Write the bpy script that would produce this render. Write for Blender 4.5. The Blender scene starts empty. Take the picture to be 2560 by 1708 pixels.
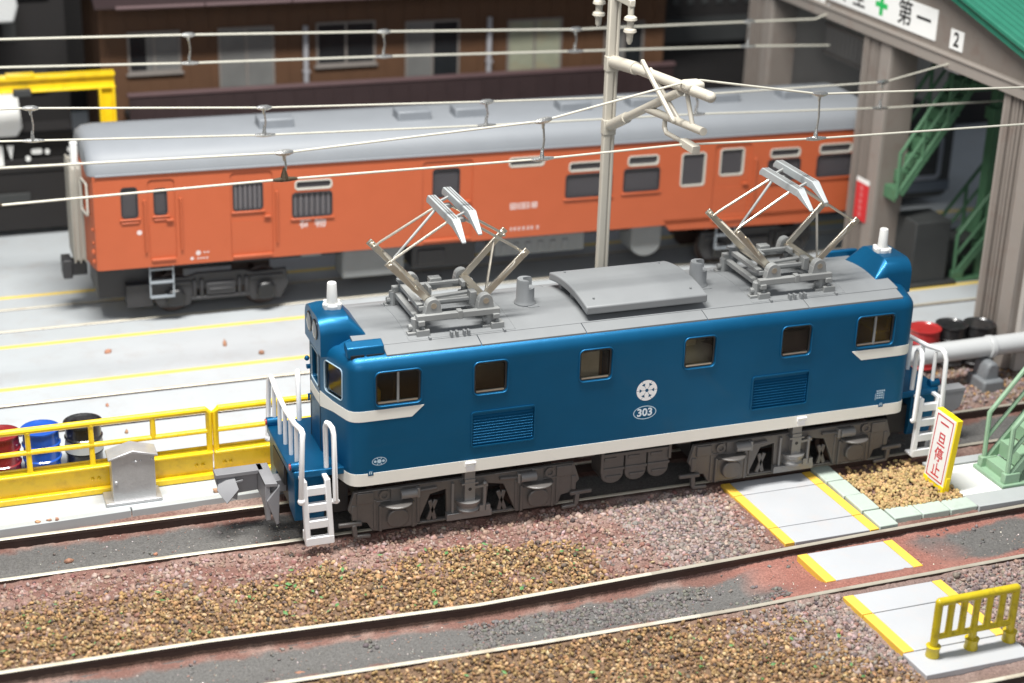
import bpy, bmesh, math, random
import numpy as np
from mathutils import Vector, Matrix, noise
from math import radians as R, sin, cos, pi
random.seed(7); np.random.seed(7)
SC = bpy.context.scene
C = SC.collection
# ---------------------------------------------------------------- camera
cd = bpy.data.cameras.new('camera'); cam = bpy.data.objects.new('camera', cd); C.objects.link(cam)
YAW, PIT, ROL, FPX = R(20.5320111), R(22.51399377), R(1.7423238), 4310.1765
fwd = Vector((sin(YAW)*cos(PIT), cos(YAW)*cos(PIT), -sin(PIT)))
rt0 = Vector((cos(YAW), -sin(YAW), 0)); up0 = rt0.cross(fwd)
rt = rt0*cos(ROL)+up0*sin(ROL); upv = up0*cos(ROL)-rt0*sin(ROL)
M = Matrix.Identity(4)
for i in range(3):
    M[i][0] = rt[i]; M[i][1] = upv[i]; M[i][2] = -fwd[i]
M.translation = Vector((-12.617036, -27.862925, 15.401021))
cam.matrix_world = M
cd.sensor_width = 36.0; cd.lens = FPX/2560*36.0
cd.clip_start = 0.1; cd.clip_end = 500
cd.dof.use_dof = True; cd.dof.focus_distance = 31.5; cd.dof.aperture_fstop = 0.23
cd.dof.aperture_blades = 7
SC.camera = cam
# ---------------------------------------------------------------- world, lamps, exposure
w = bpy.data.worlds.new('World'); SC.world = w; w.use_nodes = True
w.node_tree.nodes['Background'].inputs[0].default_value = (0.80, 0.88, 1.0, 1)
w.node_tree.nodes['Background'].inputs[1].default_value = 0.33
def area(name, loc, target, size, power, col=(1, 1, 1), sizey=None):
    l = bpy.data.lights.new(name, 'AREA'); l.energy = power; l.color = col
    l.shape = 'RECTANGLE'; l.size = size; l.size_y = sizey or size
    o = bpy.data.objects.new(name, l); C.objects.link(o); o.location = loc
    d = Vector(target)-Vector(loc); o.rotation_euler = d.to_track_quat('-Z', 'Y').to_euler()
    return o
area('ceiling_lamp', (-7.5, -4.2, 33), (-7.5, 0, 0), 20.0, 27000, (1.0, 0.98, 0.94), 3.6)
area('front_fill', (-16, -44, 24), (0, 0, 1), 26.0, 7200, (0.97, 0.98, 1.0), 16.0)  # broad fill light added on the camera side to lift the vertical faces
SC.view_settings.view_transform = 'Standard'; SC.view_settings.look = 'None'
SC.view_settings.exposure = 0.0; SC.view_settings.gamma = 1.0
SC.cycles.max_bounces = 6

# ---------------------------------------------------------------- helpers
def lab(o, label=None, cat=None, group=None, kind=None):
    if label: o['label'] = label
    if cat: o['category'] = cat
    if group: o['group'] = group
    if kind: o['kind'] = kind
    return o
def thing(name, label, cat, loc=(0, 0, 0), rz=0.0, group=None):
    o = bpy.data.objects.new(name, None); C.objects.link(o); o.location = loc; o.rotation_euler = (0, 0, rz)
    o.empty_display_size = .2
    return lab(o, label, cat, group)
def link(name, me, parent=None, loc=None, rot=None):
    o = bpy.data.objects.new(name, me); C.objects.link(o)
    if parent is not None: o.parent = parent
    if loc is not None: o.location = loc
    if rot is not None: o.rotation_euler = rot
    return o
def rrect(x0, x1, y0, y1, r, n=4):
    r = min(r, (x1-x0)/2-1e-4, (y1-y0)/2-1e-4); p = []
    for cx, cy, a0 in ((x1-r, y1-r, 0), (x0+r, y1-r, 90), (x0+r, y0+r, 180), (x1-r, y0+r, 270)):
        for i in range(n+1):
            a = R(a0+90*i/n); p.append((cx+r*cos(a), cy+r*sin(a)))
    return p
class MB:
    def __init__(s): s.v = []; s.f = []; s.m = []
    def add(s, vs, fs, m=0):
        b = len(s.v); s.v += [tuple(v) for v in vs]; s.f += [tuple(b+i for i in f) for f in fs]; s.m += [m]*len(fs); return s
    def box(s, x0, x1, y0, y1, z0, z1, m=0):
        if x0 > x1: x0, x1 = x1, x0
        if y0 > y1: y0, y1 = y1, y0
        if z0 > z1: z0, z1 = z1, z0
        return s.add([(x0,y0,z0),(x1,y0,z0),(x1,y1,z0),(x0,y1,z0),(x0,y0,z1),(x1,y0,z1),(x1,y1,z1),(x0,y1,z1)],
                     [(3,2,1,0),(4,5,6,7),(0,1,5,4),(1,2,6,5),(2,3,7,6),(3,0,4,7)], m)
    def bar(s, a, b, wd, h, m=0, up=(0, 0, 1)):
        a = Vector(a); b = Vector(b); t = (b-a).normalized(); u = Vector(up)
        sd = t.cross(u)
        if sd.length < 1e-4: sd = t.cross(Vector((1, 0, 0)))
        sd.normalize(); u = sd.cross(t)
        vs = []
        for p in (a, b):
            for i, j in ((-1,-1),(1,-1),(1,1),(-1,1)): vs.append(p+sd*(i*wd/2)+u*(j*h/2))
        return s.add(vs, [(0,1,2,3),(7,6,5,4),(0,4,5,1),(1,5,6,2),(2,6,7,3),(3,7,4,0)], m)
    def tube(s, pts, r, n=8, m=0, closed=False):
        pts = [Vector(p) for p in pts]; k = len(pts); vs = []; fs = []
        rs = r if isinstance(r, (list, tuple)) else [r]*k
        t0 = (pts[1]-pts[0]).normalized(); u = t0.orthogonal().normalized()
        for i, p in enumerate(pts):
            t = ((pts[min(i+1, k-1)]-pts[max(i-1, 0)])).normalized()
            u = (u-t*u.dot(t)).normalized(); w_ = t.cross(u)
            sc = 1.0
            if 0 < i < k-1:
                c = (pts[i+1]-pts[i]).normalized().dot((pts[i]-pts[i-1]).normalized()); sc = 1/max(.6, math.sqrt((1+c)/2))
            for j in range(n):
                a = 2*pi*j/n; vs.append(p+(u*cos(a)+w_*sin(a))*rs[i]*sc)
        for i in range(k-1):
            for j in range(n): fs.append((i*n+j, i*n+(j+1) % n, (i+1)*n+(j+1) % n, (i+1)*n+j))
        fs.append(tuple(range(n-1, -1, -1))); fs.append(tuple((k-1)*n+j for j in range(n)))
        return s.add(vs, fs, m)
    def cyl(s, a, b, r0, r1=None, n=16, m=0): return s.tube([a, b], [r0, r0 if r1 is None else r1], n, m)
    def lathe(s, prof, c, ax='z', n=20, m=0):
        vs = []; fs = []; k = len(prof)
        for r, h in prof:
            for j in range(n):
                a = 2*pi*j/n; x, y = r*cos(a), r*sin(a)
                p = {'z': (x, y, h), 'y': (y, h, x), 'x': (h, x, y)}[ax]
                vs.append((c[0]+p[0], c[1]+p[1], c[2]+p[2]))
        for i in range(k-1):
            for j in range(n): fs.append((i*n+j, i*n+(j+1) % n, (i+1)*n+(j+1) % n, (i+1)*n+j))
        fs.append(tuple(range(n-1, -1, -1))); fs.append(tuple((k-1)*n+j for j in range(n)))
        return s.add(vs, fs, m)
    def prism(s, poly, plane, a, b, m=0):
        if (a > b) and plane != 'xz' or (plane == 'xz' and a < b): a, b = b, a
        A = 0
        for i in range(len(poly)):
            p, q = poly[i-1], poly[i]; A += p[0]*q[1]-q[0]*p[1]
        if A < 0: poly = poly[::-1]
        n = len(poly)
        def P(p, h): return {'xy': (p[0], p[1], h), 'xz': (p[0], h, p[1]), 'yz': (h, p[0], p[1])}[plane]
        vs = [P(p, a) for p in poly]+[P(p, b) for p in poly]
        fs = [tuple(range(n-1, -1, -1)), tuple(range(n, 2*n))]+[(i, (i+1) % n, n+(i+1) % n, n+i) for i in range(n)]
        return s.add(vs, fs, m)
    def loft(s, rings, m=0, cap=True):
        n = len(rings[0]); vs = [p for r in rings for p in r]; fs = []
        for i in range(len(rings)-1):
            for j in range(n): fs.append((i*n+j, i*n+(j+1) % n, (i+1)*n+(j+1) % n, (i+1)*n+j))
        if cap: fs.append(tuple(range(n-1, -1, -1))); fs.append(tuple((len(rings)-1)*n+j for j in range(n)))
        return s.add(vs, fs, m)
    def ball(s, c, r, m=0, n=10, k=6, sz=1.0):
        return s.lathe([(max(1e-4, r*sin(pi*i/k)), -r*sz*cos(pi*i/k)) for i in range(k+1)], c, 'z', n, m)
    def mesh(s, name='mesh', rot=False):
        me = bpy.data.meshes.new(name)
        v = [(-x, -y, z) for x, y, z in s.v] if rot else s.v
        me.from_pydata(v, [], s.f); me.polygons.foreach_set('material_index', s.m); me.update(); return me
    def build(s, name, mats, parent=None, bevel=0, smooth=True, rot=False, loc=None, seg=2, ang=35):
        me = s.mesh(name, rot)
        for mt in (mats if isinstance(mats, (list, tuple)) else [mats]): me.materials.append(mt)
        o = link(name, me, parent, loc)
        if smooth:
            bm = bmesh.new(); bm.from_mesh(me); bmesh.ops.recalc_face_normals(bm, faces=bm.faces)
            for f in bm.faces: f.smooth = True
            for e in bm.edges: e.smooth = (len(e.link_faces) == 2 and e.calc_face_angle(0) < R(ang))
            bm.to_mesh(me); bm.free()
        if bevel:
            b = o.modifiers.new('bevel', 'BEVEL'); b.width = bevel; b.segments = seg; b.limit_method = 'ANGLE'; b.angle_limit = R(40); b.harden_normals = False
        return o
    def split(s, name, mats, parent=None, bevel=0, rot=False, smooth=True):
        """one object per separate piece"""
        n = len(s.v); par = list(range(n))
        def find(a):
            while par[a] != a: par[a] = par[par[a]]; a = par[a]
            return a
        for f in s.f:
            for i in f[1:]: par[find(i)] = find(f[0])
        gr = {}
        for f, m in zip(s.f, s.m): gr.setdefault(find(f[0]), []).append((f, m))
        for fs in gr.values():
            q = MB(); mp = {}
            for f, m in fs:
                for i in f:
                    if i not in mp: mp[i] = len(q.v); q.v.append(s.v[i])
                q.f.append(tuple(mp[i] for i in f)); q.m.append(m)
            o = q.build(name, mats, parent, bevel=bevel, rot=rot, smooth=smooth)
        return o
def boolean(o, cutters):
    for c in cutters:
        md = o.modifiers.new('cut', 'BOOLEAN'); md.operation = 'DIFFERENCE'; md.solver = 'EXACT'; md.object = c
    dg = bpy.context.evaluated_depsgraph_get()
    me = bpy.data.meshes.new_from_object(o.evaluated_get(dg), preserve_all_data_layers=True, depsgraph=dg)
    o.modifiers.clear(); old = o.data; o.data = me; me.name = old.name
    for c in cutters: bpy.data.objects.remove(c)
    bm = bmesh.new(); bm.from_mesh(me)
    for f in bm.faces: f.smooth = True
    for e in bm.edges: e.smooth = (len(e.link_faces) == 2 and e.calc_face_angle(0) < R(35))
    bm.to_mesh(me); bm.free()
    return o
def copyof(o, parent=None, loc=None):
    c = o.copy(); C.objects.link(c)
    if parent is not None: c.parent = parent
    if loc is not None: c.location = loc
    for ch in list(o.children): copyof(ch, c)
    return c
def text(name, s, size, loc, rot, mat, parent, ext=.003, sx=1.0, bold=0.0):
    cu = bpy.data.curves.new(name, 'FONT'); cu.body = s; cu.size = size; cu.align_x = 'CENTER'; cu.align_y = 'CENTER'; cu.extrude = ext; cu.offset = bold
    cu.resolution_u = 3
    t = bpy.data.objects.new(name, cu); C.objects.link(t)
    bpy.context.view_layer.update()
    dg = bpy.context.evaluated_depsgraph_get(); me = bpy.data.meshes.new_from_object(t.evaluated_get(dg))
    bpy.data.objects.remove(t)
    me.materials.clear(); me.materials.append(mat)
    o = link(name, me, parent, loc, rot); o.scale = (sx, 1, 1)
    return o
# ---------------------------------------------------------------- materials
def mat(name, col, rough=.5, metal=0.0, var=.12, vscale=3.0, bump=0.0, bscale=40.0, spec=.5, coat=0.0, dirt=None, dscale=2.0, damt=.5):
    m = bpy.data.materials.new(name); m.use_nodes = True; nt = m.node_tree; N = nt.nodes; L = nt.links
    b = N['Principled BSDF']; b.inputs['Roughness'].default_value = rough; b.inputs['Metallic'].default_value = metal
    b.inputs['Specular IOR Level'].default_value = spec; b.inputs['Coat Weight'].default_value = coat
    tc = N.new('ShaderNodeTexCoord'); n = N.new('ShaderNodeTexNoise'); n.inputs['Scale'].default_value = vscale; n.inputs['Detail'].default_value = 6
    L.new(tc.outputs['Object'], n.inputs['Vector'])
    mx = N.new('ShaderNodeMix'); mx.data_type = 'RGBA'
    lo = [c*(1-var) for c in col]; hi = [min(1, c*(1+var)) for c in col]
    mx.inputs[6].default_value = (*lo, 1); mx.inputs[7].default_value = (*hi, 1); L.new(n.outputs['Fac'], mx.inputs[0])
    out = mx.outputs[2]
    if dirt:
        n2 = N.new('ShaderNodeTexNoise'); n2.inputs['Scale'].default_value = dscale; n2.inputs['Detail'].default_value = 8; n2.inputs['Roughness'].default_value = .65
        L.new(tc.outputs['Object'], n2.inputs['Vector'])
        mr = N.new('ShaderNodeMapRange'); mr.inputs[1].default_value = .52; mr.inputs[2].default_value = .72; mr.inputs[4].default_value = damt; L.new(n2.outputs['Fac'], mr.inputs[0])
        m2 = N.new('ShaderNodeMix'); m2.data_type = 'RGBA'; L.new(mr.outputs[0], m2.inputs[0]); L.new(out, m2.inputs[6]); m2.inputs[7].default_value = (*dirt, 1); out = m2.outputs[2]
    L.new(out, b.inputs['Base Color'])
    rr = N.new('ShaderNodeMapRange'); rr.inputs[3].default_value = max(.05, rough-.07); rr.inputs[4].default_value = min(1, rough+.07); L.new(n.outputs['Fac'], rr.inputs[0]); L.new(rr.outputs[0], b.inputs['Roughness'])
    if bump:
        n3 = N.new('ShaderNodeTexNoise'); n3.inputs['Scale'].default_value = bscale; n3.inputs['Detail'].default_value = 4; L.new(tc.outputs['Object'], n3.inputs['Vector'])
        bp = N.new('ShaderNodeBump'); bp.inputs['Strength'].default_value = bump; bp.inputs['Distance'].default_value = .02; L.new(n3.outputs['Fac'], bp.inputs['Height']); L.new(bp.outputs[0], b.inputs['Normal'])
    return m
def matattr(name, rough=.8, bump=.3, bscale=30, spec=.3):
    m = bpy.data.materials.new(name); m.use_nodes = True; nt = m.node_tree; N = nt.nodes; L = nt.links
    b = N['Principled BSDF']; b.inputs['Roughness'].default_value = rough; b.inputs['Specular IOR Level'].default_value = spec
    a = N.new('ShaderNodeVertexColor'); a.layer_name = 'tint'
    tc = N.new('ShaderNodeTexCoord'); n = N.new('ShaderNodeTexNoise'); n.inputs['Scale'].default_value = 22; n.inputs['Detail'].default_value = 10; n.inputs['Roughness'].default_value = .75; L.new(tc.outputs['Object'], n.inputs['Vector'])
    hv = N.new('ShaderNodeHueSaturation'); mr = N.new('ShaderNodeMapRange'); mr.inputs[1].default_value = .25; mr.inputs[2].default_value = .75; mr.inputs[3].default_value = .4; mr.inputs[4].default_value = 1.5; L.new(n.outputs['Fac'], mr.inputs[0]); L.new(mr.outputs[0], hv.inputs['Value'])
    L.new(a.outputs[0], hv.inputs['Color']); L.new(hv.outputs[0], b.inputs['Base Color'])
    n3 = N.new('ShaderNodeTexNoise'); n3.inputs['Scale'].default_value = bscale; n3.inputs['Detail'].default_value = 6; L.new(tc.outputs['Object'], n3.inputs['Vector'])
    bp = N.new('ShaderNodeBump'); bp.inputs['Strength'].default_value = bump; bp.inputs['Distance'].default_value = .04; L.new(n3.outputs['Fac'], bp.inputs['Height']); L.new(bp.outputs[0], b.inputs['Normal'])
    return m
def glass(name, tint=(.55, .55, .52), rough=.08):
    m = bpy.data.materials.new(name); m.use_nodes = True; b = m.node_tree.nodes['Principled BSDF']
    b.inputs['Base Color'].default_value = (*tint, 1); b.inputs['Transmission Weight'].default_value = 1; b.inputs['Roughness'].default_value = rough; b.inputs['IOR'].default_value = 1.35
    return m
m_blue = mat('blue_metallic_paint', (.003, .100, .225), .40, .55, .08, 2, .16, 150, .4, .06)
m_white = mat('white_plastic', (.80, .80, .80), .45, 0, .03)
m_cream = mat('cream_paint', (.78, .76, .69), .5, 0, .04)
m_roof = mat('grey_roof_plastic', (.185, .193, .198), .5, 0, .06, 2, .05, 120)
m_pgrey = mat('pantograph_grey', (.25, .255, .25), .5, .1, .08)
m_nickel = mat('nickel_silver', (.62, .57, .48), .32, .9, .1, 8)
m_strip = mat('pale_contact_strip', (.36, .385, .39), .45, .2, .08, 8)
m_bogie = mat('bogie_grey_brown', (.108, .10, .094), .40, 0.1, .15, 6, .15, 50)
m_bogiel = mat('bogie_light_grey', (.215, .21, .205), .4, .3, .1, 6)
m_dark = mat('dark_plastic', (.018, .017, .017), .55, 0, .2)
m_black = mat('black_gloss_paint', (.012, .012, .013), .3, 0, .2)
m_inner = mat('brown_weight_metal', (.17, .13, .10), .5, .2, .3, 4)
m_brass = mat('motor_metal', (.66, .60, .48), .4, .3, .2, 6)
m_yin = mat('yellow_interior_plastic', (.70, .42, .03), .5, 0, .1)
m_glass = glass('window_glass')
m_gmask = mat('window_gasket', (.03, .03, .03), .5)
m_blueline = mat('pale_blue_print', (.45, .60, .70), .5, 0, .05)
m_orange = mat('orange_paint', (.42, .092, .034), .48, 0, .05, 2, .05, 80)
m_croof = mat('carriage_roof_grey', (.235, .25, .27), .55, .0, .06, 1.5, .06, 90)
m_under = mat('underframe_dark_grey', (.028, .028, .031), .5, 0, .2, 5)
m_ugrey = mat('underframe_mid_grey', (.20, .21, .215), .55, 0, .1)
m_beige = mat('bellows_beige', (.33, .31, .27), .6, 0, .08)
m_wire = mat('cream_wire', (.58, .56, .48), .35, .3, .12, 12)
m_solder = mat('solder_metal', (.55, .54, .51), .25, .9, .2, 20, .3, 40)
m_burnt = mat('burnt_flux', (.055, .04, .022), .4, .3, .5, 25, .3, 50)
m_mast = mat('mast_beige_plastic', (.42, .39, .33), .5, 0, .05, 2, .04, 60)
m_yellow = mat('yellow_enamel', (.80, .54, .012), .3, 0, .10, 5, .15, 14, .5, .2, dirt=(.28, .13, .02), dscale=3.2, damt=.35)
m_yelold = mat('old_yellow_enamel', (.52, .40, .012), .3, 0, .2, 6, .25, 14, .5, .2, dirt=(.13, .085, .02), dscale=5, damt=.6)
m_concrete = mat('concrete_plastic', (.42, .445, .46), .6, 0, .07, .8, .08, 30, .4, dirt=(.36, .335, .32), dscale=1.3, damt=.4)
m_kerbc = mat('kerb_grey', (.37, .39, .39), .5, 0, .05)
m_line = mat('yellow_line_paint', (.80, .58, .13), .55, 0, .1, 3, dirt=(.55, .45, .25), dscale=5, damt=.4)
m_slab = mat('crossing_slab_grey', (.42, .43, .445), .45, 0, .04, 1.5, .03, 40, dirt=(.5, .42, .38), dscale=2.5, damt=.3)
m_slaby = mat('slab_yellow_edge', (.80, .50, .07), .5, 0, .08, 6, .1, 30)
m_green = mat('pale_green_concrete', (.42, .49, .43), .55, 0, .08, 3, .1, 30, dirt=(.25, .28, .24), dscale=3, damt=.4)
m_railtop = mat('rail_head_metal', (.56, .525, .43), .42, .15, .10, 10, dirt=(.36, .28, .20), dscale=1.2, damt=.7)
m_railside = mat('rail_side_rust', (.045, .025, .019), .6, 0, .4, 6)
m_silver = mat('silver_enamel', (.50, .50, .50), .35, .55, .12, 5, .25, 20)
m_taupe = mat('taupe_shed_wall', (.185, .16, .14), .6, 0, .10, 1.2, .05, 30, dirt=(.13, .07, .05), dscale=1.6, damt=.35)
m_taupel = mat('pale_taupe_trim', (.25, .222, .198), .55, 0, .1, 2, dirt=(.16, .09, .07), dscale=2, damt=.35)
m_signw = mat('sign_white', (.78, .78, .76), .45, 0, .03)
m_ink = mat('black_ink', (.012, .012, .012), .6)
m_signg = mat('sign_green', (.02, .42, .10), .5)
m_red = mat('sign_red', (.55, .03, .035), .5, 0, .1)
m_rooftop = mat('green_roof_sheet', (.02, .15, .095), .4, 0, .15, 3, .1, 20)
m_steel = mat('green_steel_paint', (.07, .165, .088), .5, 0, .15, 3)
m_steell = mat('pale_green_steel', (.235, .37, .245), .5, 0, .12, 3, dirt=(.2, .2, .12), dscale=4, damt=.3)
m_brown = mat('brown_timber_wall', (.088, .040, .017), .7, 0, .2, 2)
m_maroon = mat('maroon_parapet', (.026, .013, .0135), .6, 0, .2, 2)
m_maroonl = mat('maroon_trim', (.10, .058, .06), .6, 0, .15, 2)
m_wglass = mat('dim_window_pane', (.15, .15, .145), .25, 0, .3, 1.2)
m_wdark = mat('dark_window_pane', (.018, .02, .022), .2, 0, .3)
m_curtain = mat('greenish_window_pane', (.26, .27, .20), .4, 0, .25, 2, dirt=(.3, .16, .06), dscale=1.2, damt=.4)
m_frame = mat('window_frame_grey', (.19, .17, .155), .5)
m_pipe = mat('drainpipe_grey', (.32, .32, .34), .5)
m_dkwall = mat('dark_building_wall', (.010, .0085, .0085), .8, 0, .3)
m_dkgrey = mat('dark_grey_trim', (.032, .034, .034), .6, 0, .2)
m_pvc = mat('pale_grey_pipe', (.50, .51, .51), .35, 0, .05, 2)
m_found = mat('grey_foundation', (.17, .18, .19), .5, 0, .15, 4, .2, 20)
m_dblue = mat('drum_blue', (.015, .085, .42), .22, 0, .12, 6, .25, 12, .5, .4)
m_dred = mat('drum_dark_red', (.22, .018, .02), .25, 0, .12, 6, .25, 12, .5, .4)
m_dredb = mat('drum_red', (.36, .025, .025), .3, 0, .12, 6, .2, 12, .5, .4)
m_dblack = mat('drum_black', (.016, .016, .017), .3, 0, .3, 6, .3, 14, .5, .3, dirt=(.1, .1, .1), dscale=9, damt=.4)
m_shedin = mat('shed_inside_wall', (.42, .39, .36), .7, 0, .15, 1)
m_vent = mat('vent_grey', (.20, .215, .235), .5)
m_raildirty = mat('dirty_rail_head', (.36, .33, .27), .55, .1, .15, 8, dirt=(.22, .17, .13), dscale=2, damt=.7)
m_rim = mat('carriage_window_rim', (.52, .50, .44), .5, 0, .08)
m_offw = mat('off_white_plastic', (.60, .60, .58), .5, 0, .05)
m_ground = matattr('dried_ground_paint', .85, .9, 34)
m_stone = matattr('gravel_stone', .8, .2, 30)
# ================================================================ ground
def nz(x, y, s=1.0, o=0.0): return noise.noise(Vector((x*s+o, y*s-o, o*.37)))
def interp(pts, x):
    if x <= pts[0][0]: i = 0
    elif x >= pts[-1][0]: i = len(pts)-2
    else:
        i = 0
        while pts[i+1][0] < x: i += 1
    a, b = pts[i], pts[i+1]
    return a[1]+(b[1]-a[1])*(x-a[0])/(b[0]-a[0])
LN = [(-40, -.64), (-11.7, -.70), (-9.2, -.74), (-6.7, -.80), (0, -.85), (7.2, -.90), (40, -.86)]
LF = [(-40, .79), (-11.6, .76), (-6.8, .67), (0, .60), (8.1, .56), (40, .60)]
FF = [(-40, -3.45), (-11.95, -3.60), (-8.7, -3.66), (-4.1, -3.90), (-2.6, -3.86), (.9, -3.76), (3.8, -3.65), (7.15, -3.55), (40, -3.1)]
FN = [(-40, -5.0), (-12, -5.1), (-8, -5.18), (-4.5, -5.30), (-3.1, -5.33), (.2, -5.35), (2.2, -5.29), (3.9, -5.27), (6, -5.22), (40, -4.8)]
CF = [(-40, -8.35), (-10, -8.45), (3, -8.54), (40, -8.4)]
def smooth(a, b, x):
    t = max(0, min(1, (x-a)/(b-a))); return t*t*(3-2*t)
def gz(x, y):
    n1 = nz(x, y, .9); n2 = nz(x, y, 3.1, 5); n3 = nz(x, y, 9, 11)
    ln, lf, ff, fn, cf = interp(LN, x), interp(LF, x), interp(FF, x), interp(FN, x), interp(CF, x)
    z = -.13+.035*n1+.02*n2+.012*n3
    if ln < y < lf+.5:
        z = -.21+.012*n2+.008*n3 + .10*smooth(ln+.28, ln+.02, y)
    elif ff > y > fn:
        z = -.27+.015*n2+.012*n3 + .17*smooth(fn+.75, fn+.05, y)
        if x > .3: z += .10*smooth(.3, 1.3, x)
    elif y < cf: z = -.22
    elif cf < y <= fn: z += .085*smooth(fn-.32, fn-.03, y)
    elif ff < y < ln:
        z += .05*smooth(ff, ff+.5, y)*smooth(ln, ln-.6, y)+.09*smooth(ln-.32, ln-.03, y)*(1 if x < 2 or x > 6.3 else 0)
    return z
PINK = (.305, .205, .172); RED = (.20, .105, .085); TAN = (.42, .28, .13); GREY = (.26, .205, .185); BED = (.135, .13, .124); DARK = (.09, .05, .035); PALE=(.46,.36,.31)
def lerp(a, b, t): return tuple(a[i]+(b[i]-a[i])*t for i in range(3))
def zone(x, y):
    """gravel kind at a point: (tan amount, grey amount, bare-paint amount)"""
    ln, ff, fn = interp(LN, x), interp(FF, x), interp(FN, x)
    n = nz(x, y, .7, 3)*.9+nz(x, y, 2.2, 9)*.5
    if y > 1.0: return (.22, .85, .1)
    if y > ff:                                     # strip between the two tracks
        t = (y-ff)/(ln-ff)
        lim = .60-.02*(x+6)
        tan = smooth(.10, -.10, t-lim-.18*n)
        if x > -1.6: tan *= smooth(.3, -.9, x+1.2+n*1.0+max(0, t-.35)*2.5)
        grey = smooth(-1.6, .2, x+.9*n)*smooth(1.9, 1.2, x+.2*n)*.95
        tan *= .45+.55*smooth(-.75, -.1, nz(x, y, 1.9, 31)+.4*nz(x, y, 5, 3))
        return (tan, grey, 0)
    tan = smooth(1.3, -1.6, x+1.3*n+(y+6)*.9-.6)   # front strip
    return (tan, smooth(-1, .8, x+n)*.9, 0)
def ground_col(x, y):
    ln, lf, ff, fn, cf = interp(LN, x), interp(LF, x), interp(FF, x), interp(FN, x), interp(CF, x)
    n = nz(x, y, 1.6, 2); m = nz(x, y, 5, 8)
    redd = lerp(RED, PINK, smooth(-.3, .5, n+m*.5))
    if ln < y < lf+.5:
        d = min(y-ln, lf-y); return lerp(redd, BED, smooth(.10, .24, d+.16*n+.10*m))
    if ff > y > fn:
        d = min(ff-y, (y-fn)*1.1); t = smooth(.14, .30, d+.18*n+.10*m)
        if x > .2: redd = lerp(redd, (.33, .135, .105), .75*smooth(.2, 1.2, x))
        if x > .6: t *= smooth(1.5, .5, x+.5*n) if x < 4.2 else smooth(4.3, 5.4, x+.6*n+.8*(y+4.5))
        return lerp(redd, BED, t)
    if y < cf: return BED
    tn, g, _ = zone(x, y)
    c = lerp(redd, GREY, .6*g); c = lerp(c, (.17, .11, .065), tn*.85)
    return lerp(c, DARK, .3*smooth(.1, .6, m))
def heightgrid(name, x0, x1, st, label):
    xs = np.arange(x0, x1+1e-6, st); nx = len(xs)
    curves = [[(-40, -10.6), (40, -10.6)], CF, FN, FF, LN, LF, [(-40, 1.1), (40, 1.1)], [(-40, 3.3), (40, 3.3)]]
    rows = []
    for k in range(len(curves)-1):
        wd = interp(curves[k+1], 0)-interp(curves[k], 0); n = max(6, int(wd/.06))
        for i in range(n): rows.append((k, i/n))
    rows.append((len(curves)-2, 1.0))
    vs = []; cols = []
    for k, t in rows:
        for x in xs:
            y = interp(curves[k], x)*(1-t)+interp(curves[k+1], x)*t
            vs.append((x, y, gz(x, y)+.022*nz(x, y, 16, 2)*(1 if y < 1 else 0))); cols.append((*ground_col(x, y), 1.0))
    ny = len(rows)
    fs = [(j*nx+i, j*nx+i+1, (j+1)*nx+i+1, (j+1)*nx+i) for j in range(ny-1) for i in range(nx-1)]
    me = bpy.data.meshes.new(name); me.from_pydata(vs, [], fs); me.polygons.foreach_set('use_smooth', [True]*len(fs))
    a = me.color_attributes.new('tint', 'FLOAT_COLOR', 'POINT'); a.data.foreach_set('color', np.array(cols, np.float32).ravel())
    me.materials.append(m_ground); me.update()
    return lab(link(name, me), label, None, None, 'structure')
heightgrid('ground', -13.2, 12.5, .07, 'painted gravelly baseboard under the front tracks')
base = MB(); base.box(-70, 70, -60, 90, -1.0, -.6)
lab(base.build('baseboard', mat('baseboard', (.10, .085, .07), .8), smooth=False), 'dark board under the whole layout', None, None, 'structure')

# ---------------------------------------------------------------- rails
def make_rail(pts, x0, x1, parent, zt=0.0, h=.30, hw=.046, xd=99):
    xs = [x0]+[p[0] for p in pts if x0 < p[0] < x1]+[x1]
    path = []
    for a, b in zip(xs[:-1], xs[1:]):
        k = max(1, int((b-a)/.8))
        for i in range(k): path.append(a+(b-a)*i/k)
    path.append(xs[-1])
    prof = [(-hw, zt-.07), (-hw, zt-.012), (-hw*.7, zt), (hw*.7, zt), (hw, zt-.012), (hw, zt-.07), (.02, zt-.10), (.02, zt-h+.05), (.11, zt-h), (-.11, zt-h), (-.02, zt-h+.05), (-.02, zt-.10)]
    n = len(prof); vs = []; fs = []; ms = []
    for x in path:
        y = interp(pts, x)
        vs += [(x, y+p[0], p[1]) for p in prof]
    for i in range(len(path)-1):
        for j in range(n):
            fs.append((i*n+j, i*n+(j+1) % n, (i+1)*n+(j+1) % n, (i+1)*n+j)); ms.append((2 if path[i] > xd else 0) if j in (1, 2, 3) else 1)
    fs += [tuple(range(n)), tuple(range(len(path)*n-1, len(path)*n-n-1, -1))]; ms += [1, 1]
    me = bpy.data.meshes.new('rail'); me.from_pydata(vs, [], fs); me.materials.append(m_railtop); me.materials.append(m_railside); me.materials.append(m_raildirty)
    me.polygons.foreach_set('material_index', ms); me.update()
    bm = bmesh.new(); bm.from_mesh(me); bmesh.ops.recalc_face_normals(bm, faces=bm.faces); bm.to_mesh(me); bm.free()
    return link('rail', me, parent)
def flat(y, x0=-40, x1=40): return [(x0, y), (x1, y)]
GT = 'railway tracks across the layout'
t = thing('railway_track', 'track with brown rails and a dark painted bed that carries the blue locomotive', 'railway track', (0, 0, 0), 0, GT)
make_rail(LN, -20, 14, t, xd=4); make_rail(LF, -20, 14, t, xd=4)
t = thing('railway_track', 'track in the foreground that the grey crossing slabs pass over', 'railway track', (0, 0, 0), 0, GT)
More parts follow.
